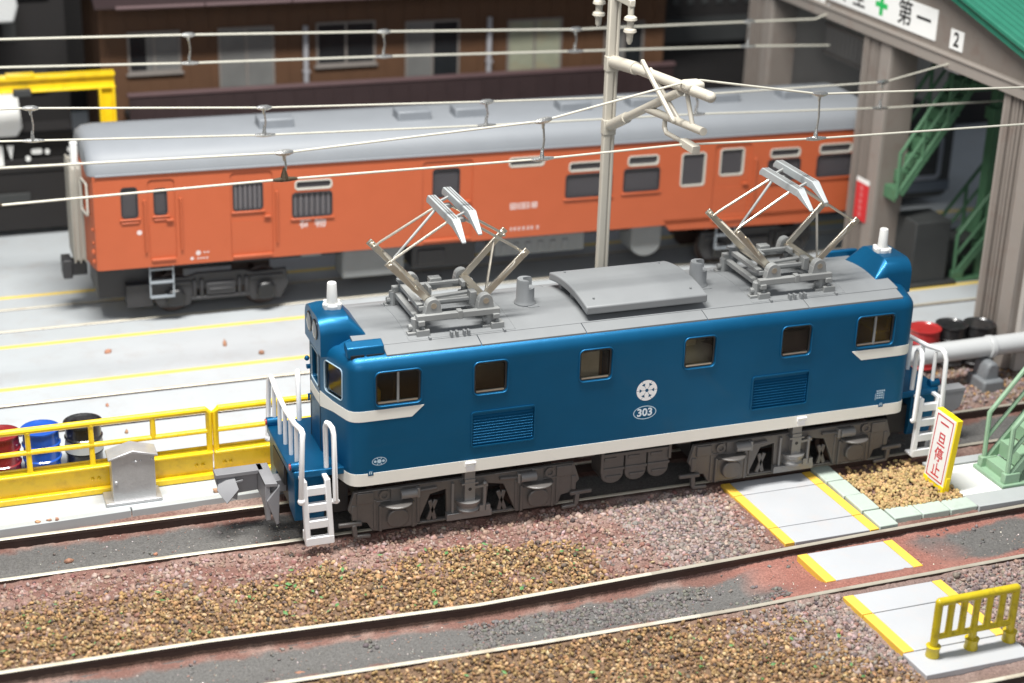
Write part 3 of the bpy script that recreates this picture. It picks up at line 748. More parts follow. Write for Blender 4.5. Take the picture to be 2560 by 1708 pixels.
# raised roof cover
q = MB(); pr = []
ys = [-.96+1.92*i/12 for i in range(13)]
zt = lambda y: 4.12-.12*(y/.96)**2
pr = [(y, zt(y)) for y in ys]+[(y, zt(y)-.16) for y in reversed(ys)]
q.prism(pr, 'yz', -1.11, 1.33); mo = q.build('roof_hatch', m_roof, loco, bevel=.03, seg=3)
q = MB()
for x in (-.88, 1.08):
    for y in (-.72, .72): q.cyl((x, y, zt(y)-.02), (x, y, zt(y)+.03), .022, n=8)
q.split('lifting_lug', m_roof, mo)
q = MB()
for x in (-.95, 0, 1.0):
    for y in (-.6, 0, .6): q.box(x-.07, x+.07, y-.07, y+.07, 3.7, zt(y)-.1)
q.split('support', m_roof, mo)
for x in (-1.95, 1.58):                             # notched ventilators
    q = MB(); q.lathe([(.20, 3.78), (.205, 3.84), (.172, 3.89), (.165, 4.26), (.155, 4.30), (.001, 4.30)], (x, 0, 0), 'z', 28); vo = q.build('roof_ventilator', m_roof, loco); k2 = MB(); k2.prism([(x-.06, -.04), (x+.0, -.10), (x+.02, -.30), (x+.30, -.30), (x+.30, .02), (x+.08, .09), (x-.03, .07)], 'xy', 4.14, 4.5); boolean(vo, [k2.build('cutter', m_roof)]); q = MB(); q.box(x-.02, x+.20, -.25, -.10, 3.77, 3.83); q.build('foot', m_roof, vo, bevel=.01)
# ends
def endparts(rot):
    # headlamp housing
    q = MB(); r_ = []
    for x, zt_, hw, rr in ((-5.985, 4.10, .58, .28), (-5.80, 4.13, .585, .28), (-5.45, 4.13, .585, .28), (-5.17, 3.80, .60, .05)):
        ring = []
        for y, z in rrect(-hw, hw, 3.0, zt_, rr, 6): ring.append((x, y, max(z, 3.43)))
        r_.append(ring)
    q.loft(r_); hb = q.build('headlamp_housing', m_blue, loco, bevel=.02, rot=rot, ang=22)
    for y in (-.21, .21):
        q = MB(); q.lathe([(.19, 0), (.19, .012), (.175, .018), (.17, .01), (.001, .01)], (0, 0, 0), 'x', 20)
        q2 = MB(); q2.v = [(-5.985-vx, y+vy, 3.82+vz) for vx, vy, vz in q.v]; q2.f = q.f; q2.m = q.m; hl = q2.build('headlight', m_black, loco, rot=rot)
        q = MB(); q.lathe([(.001, -.022), (.10, -.016), (.165, .0)], (0, 0, 0), 'x', 20); q2 = MB(); q2.v = [(-6.005+vx, y+vy, 3.82+vz) for vx, vy, vz in q.v]; q2.f = q.f; q2.m = q.m; q2.build('lens', m_lens, hl, rot=rot)
    q = MB(); q.lathe([(.165, 4.09), (.175, 4.15), (.175, 4.19), (.15, 4.21), (.10, 4.21), (.085, 4.58), (.075, 4.60), (.001, 4.605)], (-5.62, 0, 0), 'z', 20)
    for k in range(4): q.cyl((-5.62+.155*cos(k*pi/2+.6), .155*sin(k*pi/2+.6), 4.1), (-5.62+.155*cos(k*pi/2+.6), .155*sin(k*pi/2+.6), 4.225), .045, n=8)
    q.build('antenna', m_offw, loco, bevel=.008, rot=rot)
    q = MB(); q.prism([(-1.19, 3.60), (-.94, 3.70), (-.94, 3.83), (-.98, 3.85), (-1.17, 3.79)], 'yz', -5.66, -4.99); q.build('rain_hood', m_blue, loco, bevel=.04, seg=3, rot=rot)
    q = MB(); q.box(-5.60, -5.36, -1.215, -1.15, 3.595, 3.66); q.box(-5.32, -5.0, -1.21, -1.15, 3.60, 3.65); q.split('hood_slot', m_black, loco, rot=rot)
    # deck and buffer beam
    q = MB(); q.prism([(-5.70, -1.12), (-5.70, 1.12), (-6.62, 1.08), (-6.66, .95), (-6.66, -.95), (-6.62, -1.08)], 'xy', 1.36, 1.50); q.build('deck', m_blue, loco, bevel=.02, rot=rot)
    q = MB()
    for s in (-1, 1):
        q.prism([(s*1.02, 1.36), (s*.42, 1.36), (s*.42, 1.0), (s*.55, .55), (s*.95, .45), (s*1.02, .7)], 'yz', -6.6, -6.05)
    q.box(-6.58, -6.0, -.5, .5, 1.1, 1.36); q.build('buffer_beam', m_blue, loco, bevel=.02, rot=rot)
    q = MB(); q.box(-6.66, -6.62, -.45, .45, .95, 1.34); q.box(-6.56, -5.6, -.9, .9, .5, 1.1); q.build('pilot_block', m_dark, loco, rot=rot)
    for s in (-1, 1):
        q = MB(); q.cyl((-6.66, s*.98, 1.565), (-6.44, s*.98, 1.565), .085, n=14); q.box(-6.6, -6.46, s*.98-.07, s*.98+.07, 1.49, 1.58); tl = q.build('tail_lamp', m_blue, loco, bevel=.01, rot=rot)
        q = MB(); q.cyl((-6.685, s*.98, 1.565), (-6.655, s*.98, 1.565), .06, n=12); q.build('red_lens', m_dredb, tl, rot=rot)
        # ladder
        X0, X1, Y = -6.50, -6.08, s*1.30
        q = MB()
        for x, xt in ((-6.45, X0), (-6.02, X1)):
            q.bar((x, s*1.34, .16), (xt, s*1.30, 1.42), .10, .10, 0, (0, s, 0)); q.box(xt-.045, xt+.045, s*1.06, s*1.33, 1.36, 1.42)
        q.box(-6.49, -5.98, s*1.39, s*1.31, .15, .31); q.box(-6.49, -5.98, s*1.31, s*1.1, .15, .2); q.box(-6.49, -6.45, s*1.36, s*1.1, .15, .36)
        la = q.build('ladder', m_white, loco, bevel=.012, rot=rot)
        for i, z in enumerate((.56, .88, 1.20)):
            q = MB(); xo = -.04*(z-.2); q.box(-6.44+xo, -6.03+xo, s*1.375-s*.02*i, s*1.24, z-.078, z+.078); q.build('rung', m_white, la, bevel=.01, rot=rot)
        # rails beside the ladder
        q = MB(); q.tube([(-6.54, s*1.30, 1.02), (-6.56, s*1.35, 1.10), (-6.52, s*1.34, 2.22), (-6.50, s*1.30, 2.33), (-6.50, s*1.20, 2.37), (-6.50, s*.72, 2.26), (-6.50, 0, 2.20)], .047, 10); q.ball((-6.56, s*1.35, 1.05), .07, n=10)
        hr = q.build('handrail', m_white, loco, rot=rot)
        for yv in ((.10, .55, 1.0) if s > 0 else (.35, .80)):
            q = MB(); q.cyl((-6.5, s*yv, 1.49), (-6.5, s*yv, 2.24), .04, n=10); q.build('post', m_white, hr, rot=rot)
        q = MB(); q.tube([(-5.90, s*1.33, .95), (-5.94, s*1.36, 1.0), (-5.96, s*1.35, 2.28), (-5.97, s*1.30, 2.38), (-6.0, s*1.20, 2.42), (-6.02, s*1.10, 2.40), (-6.03, s*1.03, 2.30), (-6.02, s*1.03, 1.50)], .046, 10); q.tube([(-5.90, s*1.33, .95), (-6.03, s*1.31, .97)], .05, 8); q.build('grab_rail', m_white, loco, rot=rot)
    # coupler
    q = MB()
    q.prism([(-7.78, .84), (-7.72, .60), (-7.40, .42), (-7.38, .56), (-6.95, .58), (-6.95, 1.0), (-7.80, 1.02)], 'xz', .36, .22)
    q.box(-7.80, -6.92, .10, .37, .96, 1.04); q.prism([(-.48, 1.02), (.36, 1.02), (.36, .58), (-.1, .58), (-.36, .45), (-.44, .30), (-.50, .30)], 'yz', -7.02, -6.93)
    q.prism([(-7.02, -.48), (-6.80, -.52), (-6.80, .36), (-7.02, .36)], 'xy', .97, 1.04); q.prism([(-7.0, .70), (-6.76, 1.0), (-6.79, .22), (-6.84, .20)], 'xz', -.46, -.53)
    q.add([(-7.72, .22, .98), (-7.46, .22, 1.0), (-7.42, -.10, .80), (-7.66, -.16, .56), (-7.80, .06, .76), (-7.46, .22, .5)], [(0, 1, 2, 4), (4, 2, 3), (3, 2, 5), (2, 1, 5), (4, 3, 5), (0, 4, 5)])
    q.bar((-7.46, .12, .84), (-7.30, .12, .86), .04, .05)
    q.box(-6.95, -6.4, -.14, .14, .66, .9); q.build('coupler', mat('coupler_grey', (.22, .22, .23), .5), loco, bevel=.01, rot=rot)
endparts(False); endparts(True)
# pantographs
def pantograph(cx, flip):
    def mk(q, name, m, parent=loco, bevel=.008):
        q.v = [((-x if flip else x)+cx, (-y if flip else y), z) for x, y, z in q.v]; return q.build(name, m, parent, bevel=bevel)
    q = MB()
    for s in (-1, 1):
        q.box(-.82, .74, s*.82, s*.70, 4.0, 4.11); q.box(-.06, .03, s*.83, s*.69, 3.98, 4.14)
    for x in (-.74, .66): q.box(x-.06, x+.06, -.86, .80, 3.93, 4.02)
    q.box(-.4, .4, -.1, .1, 4.0, 4.1); q.box(-.72, -.60, -.6, .6, 4.12, 4.2)
    q.box(-.35, .42, -.42, -.34, 4.16, 4.22); q.box(-.25, .42, .36, .44, 4.20, 4.26); q.bar((-.45, -.1, 4.16), (.4, -.1, 4.2), .1, .05)
    q.box(.28, .40, -.5, -.3, 4.1, 4.34); q.box(-.2, .02, .4, .58, 4.12, 4.32); q.box(.33, .40, .15, .36, 4.2, 4.30); q.box(-.34, -.28, .05, .3, 4.1, 4.3)
    bf = mk(q, 'base_frame', m_pgrey)
    for x in (-.49, .49):
        for s in (-1, 1):
            q = MB(); q.prism([(x-.165, 4.08), (x+.165, 4.08), (x+.135, 4.24)]+[(x+.135*cos(R(a)), 4.24+.135*sin(R(a))) for a in range(0, 181, 20)]+[(x-.135, 4.24)], 'xz', s*.75, s*.60)
            pv = mk(q, 'pivot_block', m_pgrey, loco)
            q = MB(); q.cyl((x, s*.72, 4.25), (x, s*.758, 4.25), .055, n=12); mk(q, 'pin', m_nickel, pv, 0)
    for x in (-.70, .70):
        for s in (-1, 1):
            q = MB(); z0 = crown(.66)+.03
            q.box(x-.13, x+.11, s*.86, s*.68, z0-.02, z0+.10); q.lathe([(.05, z0+.1), (.03, z0+.14), (.01, z0+.16)], (x, s*.78, 0), 'z', 10); q.box(x-.28, x-.12, s*.80, s*.66, z0-.02, z0+.05)
            q.cyl((x-.25, s*.70, z0+.13), (x-.02, s*.70, z0+.13), .055, n=10); q.cyl((x-.13, s*.70, z0), (x-.13, s*.70, 4.04), .07, n=10); mk(q, 'insulator', m_pgrey)
    q = MB(); q.cyl((-.62, .70, crown(.6)), (-.62, .70, 4.22), .09, n=12); q.box(-.74, -.52, .62, .78, 4.20, 4.26); mk(q, 'surge_arrester', m_roof)
    EL = {}
    for sx in (-1, 1):
        for s in (-1, 1):
            a = (sx*.49, s*.56, 4.25); e = (sx*1.24, s*.60, 5.02); EL[(sx, s)] = e
            q = MB(); q.bar(a, (e[0]+sx*.07, e[1], e[2]+.07), .055, .13, 0, (0, 1, 0)) if False else q.bar(a, (e[0]+sx*.07, e[1], e[2]+.07), .045, .125)
            q.cyl((e[0], e[1]-.05, e[2]), (e[0], e[1]+.05, e[2]), .055, n=10); q.cyl((e[0], e[1]-s*.04, e[2]), (e[0], e[1]-s*.16, e[2]), .03, n=8); mk(q, 'lower_arm', m_nickel)
            tx = sx*.10; q = MB(); q.tube([(e[0], e[1]-s*.13, e[2]), (e[0]-sx*.12, e[1]-s*.14, e[2]+.09), (tx, s*.40-.1, 5.76)], .025, 8); mk(q, 'upper_arm', m_nickel, bevel=0)
        q = MB(); q.tube([(sx*.80, -.60, 4.60), (sx*1.02, -.66, 4.86), (sx*1.06, -.64, 4.92)], .018, 6); q.tube([(sx*.56, -.50, 4.30), (sx*.80, -.60, 4.60)], .024, 6)
        q.tube([(sx*.55, -.52, 4.28), (sx*1.06, .52, 4.90)], .026, 6); q.bar((sx*.49, -.56, 4.25), (sx*.49, .56, 4.25), .16, .06); mk(q, 'brace', m_nickel, bevel=0)
        e = EL[(sx, -1)]
        if sx < 0:
            q = MB(); q.tube([(e[0]+.10, -.44, e[2]+.08), (-.12, .26, 5.74)], .026, 8); mk(q, 'diagonal_rod', m_pgrey, bevel=0)
    def mk2(q, name, m, parent=loco, bevel=.01):
        q.v = [(x+cx, y, z) for x, y, z in q.v]; return q.build(name, m, parent, bevel=bevel)
    for x, zo in ((-.13, 0.0), (.16, .13)):
        q = MB(); w_ = .075
        pr = [(-1.30, 5.60, .5, .035), (-.84, 5.865, 1, .15), (.60, 5.865, 1, .15), (.72, 5.76, .8, .07)]
        for i in range(3):
            (ya, za, fa_, ta), (yb, zb, fb_, tb) = pr[i], pr[i+1]; wa, wb = w_*fa_, w_*fb_; za += zo; zb += zo
            q.add([(x-wa, ya, za), (x+wa, ya, za), (x+wb, yb, zb), (x-wb, yb, zb), (x-wa, ya, za-ta), (x+wa, ya, za-ta), (x+wb, yb, zb-tb), (x-wb, yb, zb-tb)], [(0, 1, 2, 3), (7, 6, 5, 4), (0, 4, 5, 1), (1, 5, 6, 2), (2, 6, 7, 3), (3, 7, 4, 0)])
        hd = mk2(q, 'contact_strip', m_strip)
        for dx in (-.025, .025): q = MB(); q.box(x+dx-.008, x+dx+.008, -.80, .58, 5.866+zo, 5.872+zo); mk2(q, 'wear_groove', m_bogie, hd, 0)
    q = MB()
    for y in (-.62, .30): q.bar((-.13, y, 5.80), (.16, y, 5.93), .05, .05)
    mk2(q, 'head_frame', m_pgrey)
    q = MB()
    for y in (-.5, .3): q.box(-.14, .14, y-.06, y+.06, 5.70, 5.78); q.bar((-.1, y, 5.72), (-.1, .3, 5.72), .06, .06)
    mk2(q, 'head_mount', m_pgrey)
pantograph(-3.47, False); pantograph(3.30, False)
# bogies
def bogie(cx):
    B = thing('bogie', None, None); B.parent = loco; B.location = (cx, 0, 0)
    for s in (-1, 1):
        q = MB()
        ol = [(-2.26, .62), (-2.16, .98), (2.10, .98), (2.22, .62), (2.02, .36), (1.86, .34), (1.80, .16), (1.62, .12), (1.58, .16), (1.05, .16), (1.00, .12), (.95, .13), (.70, .74), (.40, .80), (.36, .20), (-.40, .20), (-.42, .80), (-.72, .74), (-.97, .13), (-1.02, .12), (-1.08, .16), (-1.60, .16), (-1.66, .12), (-1.82, .16), (-1.92, .34), (-2.08, .36)]
        q.prism(ol, 'xz', s*1.17, s*1.08)
        for x in (-1.36, 1.36):
            q.box(x-.30, x+.30, s*1.20, s*1.1, .16, .62); q.box(x-.34, x-.28, s*1.215, s*1.1, .14, .66); q.box(x+.28, x+.34, s*1.215, s*1.1, .14, .66)
        for x in (-1.95, 1.90): q.box(x-.16, x+.16, s*1.205, s*1.1, .74, .96); q.box(x+.2*(1 if x > 0 else -1)-.05, x+.2*(1 if x > 0 else -1)+.05, s*1.19, s*1.1, .42, .72)
        q.box(-.92, -.38, s*1.15, s*1.05, .15, .19); q.box(.38, .92, s*1.15, s*1.05, .15, .19)
        for x in (-1.36, 1.36): q.box(x-.42, x+.42, s*1.19, s*1.1, .72, .76); q.box(x-.12, x+.12, s*1.2, s*1.1, .70, .98); q.box(x-.44, x-.38, s*1.19, s*1.1, .2, .8); q.box(x+.38, x+.44, s*1.19, s*1.1, .2, .8)
        q.box(-2.1, -.5, s*1.185, s*1.1, .955, .99); q.box(.5, 2.05, s*1.185, s*1.1, .955, .99)
        q.bar((-.75, s*1.13, .2), (-.60, s*1.13, .6), .05, .08); q.bar((.75, s*1.13, .2), (.60, s*1.13, .6), .05, .08); q.bar((.62, s*1.13, .2), (.72, s*1.13, .6), .05, .08); q.bar((-.62, s*1.13, .2), (-.72, s*1.13, .6), .05, .08)
        sf = q.build('side_frame', m_bogie, B, bevel=.015)
        for x in (-1.36, 1.36):
            q = MB(); q.prism(rrect(x-.20, x+.20, .22, .58, .16, 5), 'xz', s*1.29, s*1.19); q.lathe([(.30, .66), (.33, .68), (.30, .71), (.1, .72)], (x, s*1.14, 0), 'z', 18); q.build('axle_box', m_bogie, sf, bevel=.03)
            d = 1 if x < 0 else -1
            q = MB(); q.cyl((x+d*.05, s*1.24, .86), (x+d*.36, s*1.24, .86), .095, n=14); q.box(x+d*.36, x+d*.42, s*1.28, s*1.16, .76, .96); q.build('brake_cylinder', m_bogiel, sf, bevel=.012)
            q = MB(); q.lathe([(.10, 0), (.10, .05), (.055, .05), (.05, .02), (.001, .02)], (0, 0, 0), 'y', 16); q.v = [(x-d*.24+a, s*(1.17+bb), .87+c) for a, bb, c in q.v]; q.build('flange', m_bogie, sf)
            q = MB(); q.tube([(x+d*.42, s*1.2, .86), (x+d*.75, s*1.2, .88)], .035, 8); q.build('push_rod', m_bogie, sf)
        q = MB(); q.box(-.42, .46, s*1.24, s*1.12, .16, .30); q.box(-.42, .0, s*1.26, s*1.1, .28, .315); q.build('spring_plank', m_bogiel, sf, bevel=.015)
        q = MB(); q.lathe([(.10, .31), (.20, .33), (.22, .38), (.19, .42), (.19, .45), (.23, .50), (.24, .56), (.12, .56)], (0, s*1.18, 0), 'z', 20); q.box(-.10, .10, s*1.30, s*1.1, .52, 1.0); q.box(-.16, .16, s*1.31, s*1.1, .90, .93); q.box(-.1, .1, s*1.28, s*1.1, 1.0, 1.18); q.cyl((0, s*1.30, .80), (0, s*1.303, .80), .035, n=10, m=1)
        q.build('spring_damper', [m_bogiel, m_dark], sf, bevel=.008)
        q = MB(); q.tube([(.30, s*1.24, .30), (.30, s*1.24, .82)], .035, 8); q.bar((.10, s*1.24, .80), (.36, s*1.24, .82), .05, .05); q.ball((.3, s*1.25, .86), .05); q.box(.2, .28, s*1.28, s*1.2, .3, .42); q.box(.33, .41, s*1.28, s*1.2, .3, .42); q.tube([(-.30, s*1.2, .3), (-.30, s*1.2, .92)], .03, 8); q.build('hanger', m_bogiel, sf) if False else q.split('hanger', m_bogiel, sf)
        for x, d in ((-2.12, -1), (2.12, 1)):
            q = MB(); q.bar((x-d*.1, s*1.2, .36), (x+d*.34, s*1.2, .37), .07, .08); q.bar((x+d*.05, s*1.2, .36), (x+d*.03, s*1.2, .12), .09, .09); q.bar((x+d*.05, s*1.2, .11), (x-d*.26, s*1.2, .09), .08, .07); q.build('step_hook', m_bogie, sf, bevel=.02)
    for x in (-1.36, 1.36):
        q = MB()
        for s in (-1, 1): q.lathe([(.50, s*.62), (.55, s*.66), (.47, s*.68), (.47, s*.80), (.40, s*.80), (.36, s*.76), (.1, s*.78)], (x, 0, .45), 'y', 28)
        q.cyl((x, -.75, .45), (x, .75, .45), .08); q.build('wheelset', m_railside, B)
    q = MB(); q.box(-1.9, 1.9, -.5, .5, .35, 1.05); q.build('gear_tower', m_dark, B, smooth=False)
bogie(-3.40); bogie(3.34)
q = MB(); q.box(-5.5, 5.5, -1.0, 1.0, 1.0, 1.24); q.build('chassis', m_dark, loco, smooth=False)
for x, w_ in ((-.46, .23), (.02, .22), (.49, .22)):
    q = MB(); q.prism([(x-w_, .98), (x-w_, .56)]+[(x+w_*cos(R(a)), .56+w_*.85*sin(R(a))) for a in range(200, 341, 14)]+[(x+w_, .56), (x+w_, .98)], 'xz', -1.06, -.55); tk = q.build('air_tank', m_bogie, loco, bevel=.02)
    q = MB(); q.box(x-w_-.01, x+w_+.01, -1.085, -1.05, .64, .70); q.box(x-w_*.6, x+w_*.8, -1.085, -1.05, .48, .54); q.box(x-w_*.8, x+w_*.3, -1.085, -1.05, .85, .92); q.split('strap', m_bogie, tk, bevel=.01)
q = MB(); q.box(.68, .74, -1.1, -1.0, .75, 1.2); q.box(-.72, -.66, -1.1, -1.0, .62, 1.2); q.box(-1.2, -.85, -1.1, -.9, 1.02, 1.12); q.box(.85, 1.15, -1.1, -.9, 1.02, 1.12); q.box(-.7, .7, -1.08, -1.0, .93, 1.0); q.split('tank_bracket', m_bogie, loco, bevel=.01)
# ================================================================ orange railcar
m_bar = mat('window_bar_grey', (.13, .12, .125), .5)
m_cpane = glass('hazy_carriage_glass', (.75, .74, .78), .35); m_cpane.node_tree.nodes['Principled BSDF'].inputs['Transmission Weight'].default_value = .72
m_cpane.node_tree.nodes['Principled BSDF'].inputs['Base Color'].default_value = (.20, .19, .205, 1)
rc = thing('railcar', 'orange railcar with a grey roof parked in the yard behind the blue locomotive', 'railcar', (1.2, 11.55, 0), R(-.35))
rc.rotation_euler[1] = R(.45); rc.location[2] = .03
XO = 1.2
XL, XR, HW = -8.62-XO, 11.3-XO, 1.42
ZB, ZE, ZT = 1.36, 3.66, 4.30
bpy.context.view_layer.update()
def cplan(d):
    p = [(XL-.10+d*0-d, -.45), (XL-d*.98, -1.20), (XL+.05, -HW+.03-d), (XL+.14, -HW-d), (XR-.1, -HW-d), (XR+d, -1.2), (XR+d, 1.2), (XR-.1, HW+d), (XL+.14, HW+d), (XL+.05, HW-.03+d), (XL-d*.98, 1.20), (XL-.10-d, .45)]
    return p
q = MB(); q.loft([[(x, y, z) for x, y in cplan(0)] for z in (ZB, ZE)]); cb = q.build('body', m_orange, rc, smooth=False)
def X(a): return a-XO
SIDE = [(-7.95, -7.60, 2.60, 3.30), (-7.21, -6.93, 2.62, 3.22), (-5.39, -4.71, 2.58, 3.24), (-4.0, -3.06, 2.32, 2.90), (-3.92, -3.07, 3.00, 3.19), (-.54, .12, 2.55, 3.24), (1.40, 2.28, 3.20, 3.40), (2.90, 4.12, 2.30, 2.88), (2.98, 4.08, 2.98, 3.18), (4.46, 5.42, 2.34, 2.92), (4.56, 5.36, 3.02, 3.24), (6.04, 6.68, 2.38, 3.22), (7.14, 7.78, 2.58, 3.26), (8.55, 9.38, 2.98, 3.18), (8.50, 9.42, 2.34, 2.90), (9.98, 10.9, 3.0, 3.22), (9.93, 10.94, 2.36, 2.93)]
wb = MB(); ib = MB()
for a, b_, z0, z1 in SIDE:
    for s in (-1, 1): wb.prism(rrect(X(a), X(b_), z0, z1, .07, 4), 'xz', s*1.7, s*1.2)
dd = MB()
for a, b_, z0, z1 in ((-7.36, -6.74, 1.5, 3.46), (-5.47, -4.47, 1.42, 3.50), (-.82, .46, 1.42, 3.46), (6.95, 8.0, 1.35, 3.40)): dd.prism(rrect(X(a), X(b_), z0, z1, .10, 3), 'xz', -1.7, -1.385)
for s in (-1, 1): wb.prism(rrect(-1.12 if s < 0 else .62, -.62 if s < 0 else 1.12, 2.65, 3.35, .06, 3), 'yz', XL-.5, XL+.3)
ib.prism([(XL+.12, -HW+.09), (XR-.12, -HW+.09), (XR-.12, HW-.09), (XL+.12, HW-.09)], 'xy', ZB-.2, ZE-.03)
cuts = []
for c in (dd, ib, wb):
    o = c.build('cutter', m_orange, rc, smooth=False); bm = bmesh.new(); bm.from_mesh(o.data); bmesh.ops.recalc_face_normals(bm, faces=bm.faces); bm.to_mesh(o.data); bm.free(); cuts.append(o)
boolean(cb, cuts)
bv = cb.modifiers.new('bevel', 'BEVEL'); bv.width = .012; bv.segments = 2; bv.limit_method = 'ANGLE'; bv.angle_limit = R(50)
q = MB(); q.box(XL+.3, XR-.3, -1.1, 1.1, 1.42, 2.1); q.box(XL+.3, XR-.3, -.9, .9, 1.4, 3.4); q.split('interior_block', mat('dim_interior', (.11, .105, .115), .6), rc, smooth=False)
q = MB(); q.prism([(X(5.6), 1.5), (X(5.82), 1.20), (X(9.7), 1.12), (X(10.3), 1.5)], 'xz', -HW+.0, -HW+.06); q.build('lower_skirt', m_orange, rc, bevel=.01)
cream = set((4, 6, 8, 10, 11, 12, 13, 15))
for i, (a, b_, z0, z1) in enumerate(SIDE):
    yb = -1.385 if i in (1, 2, 5, 12) else -HW
    wn = MB(); wd = .038 if i in cream else .03
    frame_ring(X(a)-wd+.012, X(b_)+wd-.012, z0-wd+.012, z1+wd-.012, .09, wd, yb-.014, yb+.05, wn); wo = wn.build('window', m_rim if i in cream else m_under, rc)
    q = MB(); q.prism(rrect(X(a)+.005, X(b_)-.005, z0+.005, z1-.005, .06, 3), 'xz', yb+.06, yb+.04); q.build('pane', m_cpane, wo)
    if i in (0, 1, 2, 3, 7, 9, 14, 16):
        q = MB(); q.box(X(a)-.06, X(b_)+.06, yb-.05, yb+.01, z0-.075, z0-.03)
        if i in (0, 1): q.box(X(a)-.03, X(b_)+.03, yb-.04, yb+.01, z0-.15, z0-.11)
        q.build('sill', m_orange, wo, bevel=.015)
    if i in (2, 3):
        for k in range(7 if i == 3 else 6):
            xx = X(a)+(b_-a)*(k+.5)/(7 if i == 3 else 6); q = MB(); q.box(xx-.022, xx+.022, yb+.05, yb+.03, z0, z1); q.build('bar', m_bar, wo, smooth=False)
    if i == 5: q = MB(); q.box(X(a), X(b_), yb+.14, yb+.10, z0, z1); q.build('shutter', m_ugrey, wo, smooth=False)
for nm, a, b_, z0 in (('door', -7.36, -6.74, 1.5), ('sliding_door', -5.47, -4.47, 1.42), ('sliding_door', -.82, .46, 1.42), ('door', 6.95, 8.0, 1.35)):
    q = MB(); q.box(X(a)+.02, X(b_)-.02, -1.395, -1.375, z0, z0+.9); do = q.build(nm, m_orange, rc, smooth=False)
    q = MB(); q.box(X(a)+.03, X(b_)-.03, -HW-.05, -1.38, z0+.0, z0+.06); q.build('step_plate', m_orange, do, bevel=.015)
    q = MB(); xh = X(b_)-.12; q.box(xh-.09, xh+.07, -HW-.05, -1.38, z0+.95, z0+1.0); q.build('handle', m_orange, do, bevel=.01)
for a in (-7.44, -6.62, -4.38, 8.12):
    q = MB(); q.tube([(X(a), -HW-.01, 2.95), (X(a), -HW-.05, 2.93), (X(a), -HW-.05, 1.75), (X(a), -HW-.01, 1.73)], .022, 6)
    q.ball((X(a), -HW-.02, 2.97), .04, n=8, k=5)
    q.build('grab_rail', m_orange, rc)
q = MB()
for z, r in ((2.32, .035), (2.0, .03), (1.78, .05), (1.55, .045)):
    q.ball((XL+.02, -1.26, z), r*1.5, n=8, k=5)
q.split('end_fitting', m_orange, rc)
q = MB(); k = rrect(-1.17, -.6, 2.62, 3.38, .07, 4)
for s in (-1, 1):
    q.tube([(XL-.06-.09*((1.2-abs(y))/.75), y if s < 0 else -y, z) for y, z in k]+[(XL-.06-.09*((1.2-abs(k[0][0]))/.75), k[0][0] if s < 0 else -k[0][0], k[0][1])], .03, 6)
q.split('end_window_rim', m_rim, rc)
# roof
q = MB(); rg = []
for x, sc_, dz in ((XL-.06, .86, -.22), (XL-.03, .93, -.12), (XL+.10, .98, -.03), (XL+.35, 1, 0), (XR, 1, 0)):
    ring = []
    for i in range(17):
        a = R(180-180*i/16); yy = cos(a); zz = sin(a)
        ring.append((x, (HW+.03)*sc_*(abs(yy)**.62)*(1 if yy > 0 else -1), ZE-.06+.05+(ZT-ZE+.0+dz)*(zz**.75 if zz > 0 else 0)))
    ring += [(x, (HW+.03)*sc_, ZE-.05), (x, -(HW+.03)*sc_, ZE-.05)]
    rg.append(ring)
q.loft(rg); q.build('roof', m_croof, rc, ang=50)
q = MB(); q.box(XL+.1, XR, -HW-.055, -HW, ZE-.055, ZE-.01); q.build('gutter', m_croof, rc, bevel=.01)
for xv in (-4.17, -.79, .66, 3.4, 5.31, 7.53, 9.6):
    q = MB(); q.prism([(X(xv)-.42, -.62), (X(xv)+.42, -.62), (X(xv)+.42, -.10), (X(xv)-.42, -.10)], 'xy', ZT-.25, ZT+.20); q.build('roof_ventilator', m_vent, rc, bevel=.04)
# left end
q = MB(); q.box(XL-.38, XL+.02, -.50, .50, 1.30, 3.60)
gw = q.build('gangway_bellows', m_beige, rc, bevel=.08, seg=3)
q = MB()
for xx in (XL-.34, XL-.22, XL-.10): q.box(xx-.02, xx+.02, -.53, .53, 1.27, 3.63)
q.split('bellows_fold', m_beige, gw, bevel=.015)
q = MB(); q.cyl((XL-.20, -.15, 3.55), (XL-.20, -.15, 4.10), .09, n=14); q.build('lamp', m_signw, gw, bevel=.02)
q = MB(); q.box(XL-.55, XL-.05, -.18, .18, .85, 1.2); q.box(XL-.62, XL-.40, -.30, .22, .82, 1.28); q.build('coupler', m_under, rc, bevel=.03)
# lettering
tx = mat('pale_lettering', (.62, .52, .50), .6)
q = MB()
for i, (dx, w2, h) in enumerate(((-.27, .17, .15), (-.0, .30, .14), (.28, .15, .13))):
    x0 = X(1.80)+dx
    for k in range(3): q.box(x0-w2/2, x0+w2/2, -HW-.004, -HW, 2.17-h/2+k*h*.45, 2.17-h/2+k*h*.45+.025)
    for k in range(3): q.box(x0-w2/2+k*(w2-.025)/2, x0-w2/2+k*(w2-.025)/2+.025, -HW-.0045, -HW, 2.17-h/2, 2.17+h/2)
q.build('door_lettering', tx, rc, smooth=False)
text('lettering', '荷 物', .24, (X(-3.52), -HW-.003, 2.12), (R(90), 0, 0), tx, rc, .001, 1.2, .004)
q = MB()
for i, (dx, w2) in enumerate(((-.36, .05), (-.26, .07), (-.15, .07), (-.03, .08), (.09, .07), (.19, .07), (.34, .07))):
    x0 = X(1.85)+dx; q.box(x0-w2/2, x0+w2/2, -HW-.004, -HW, 1.545, 1.565); q.box(x0-w2/2, x0+w2/2, -HW-.004, -HW, 1.60, 1.62)
    q.box(x0-.012, x0+.012, -HW-.0045, -HW, 1.55, 1.63)
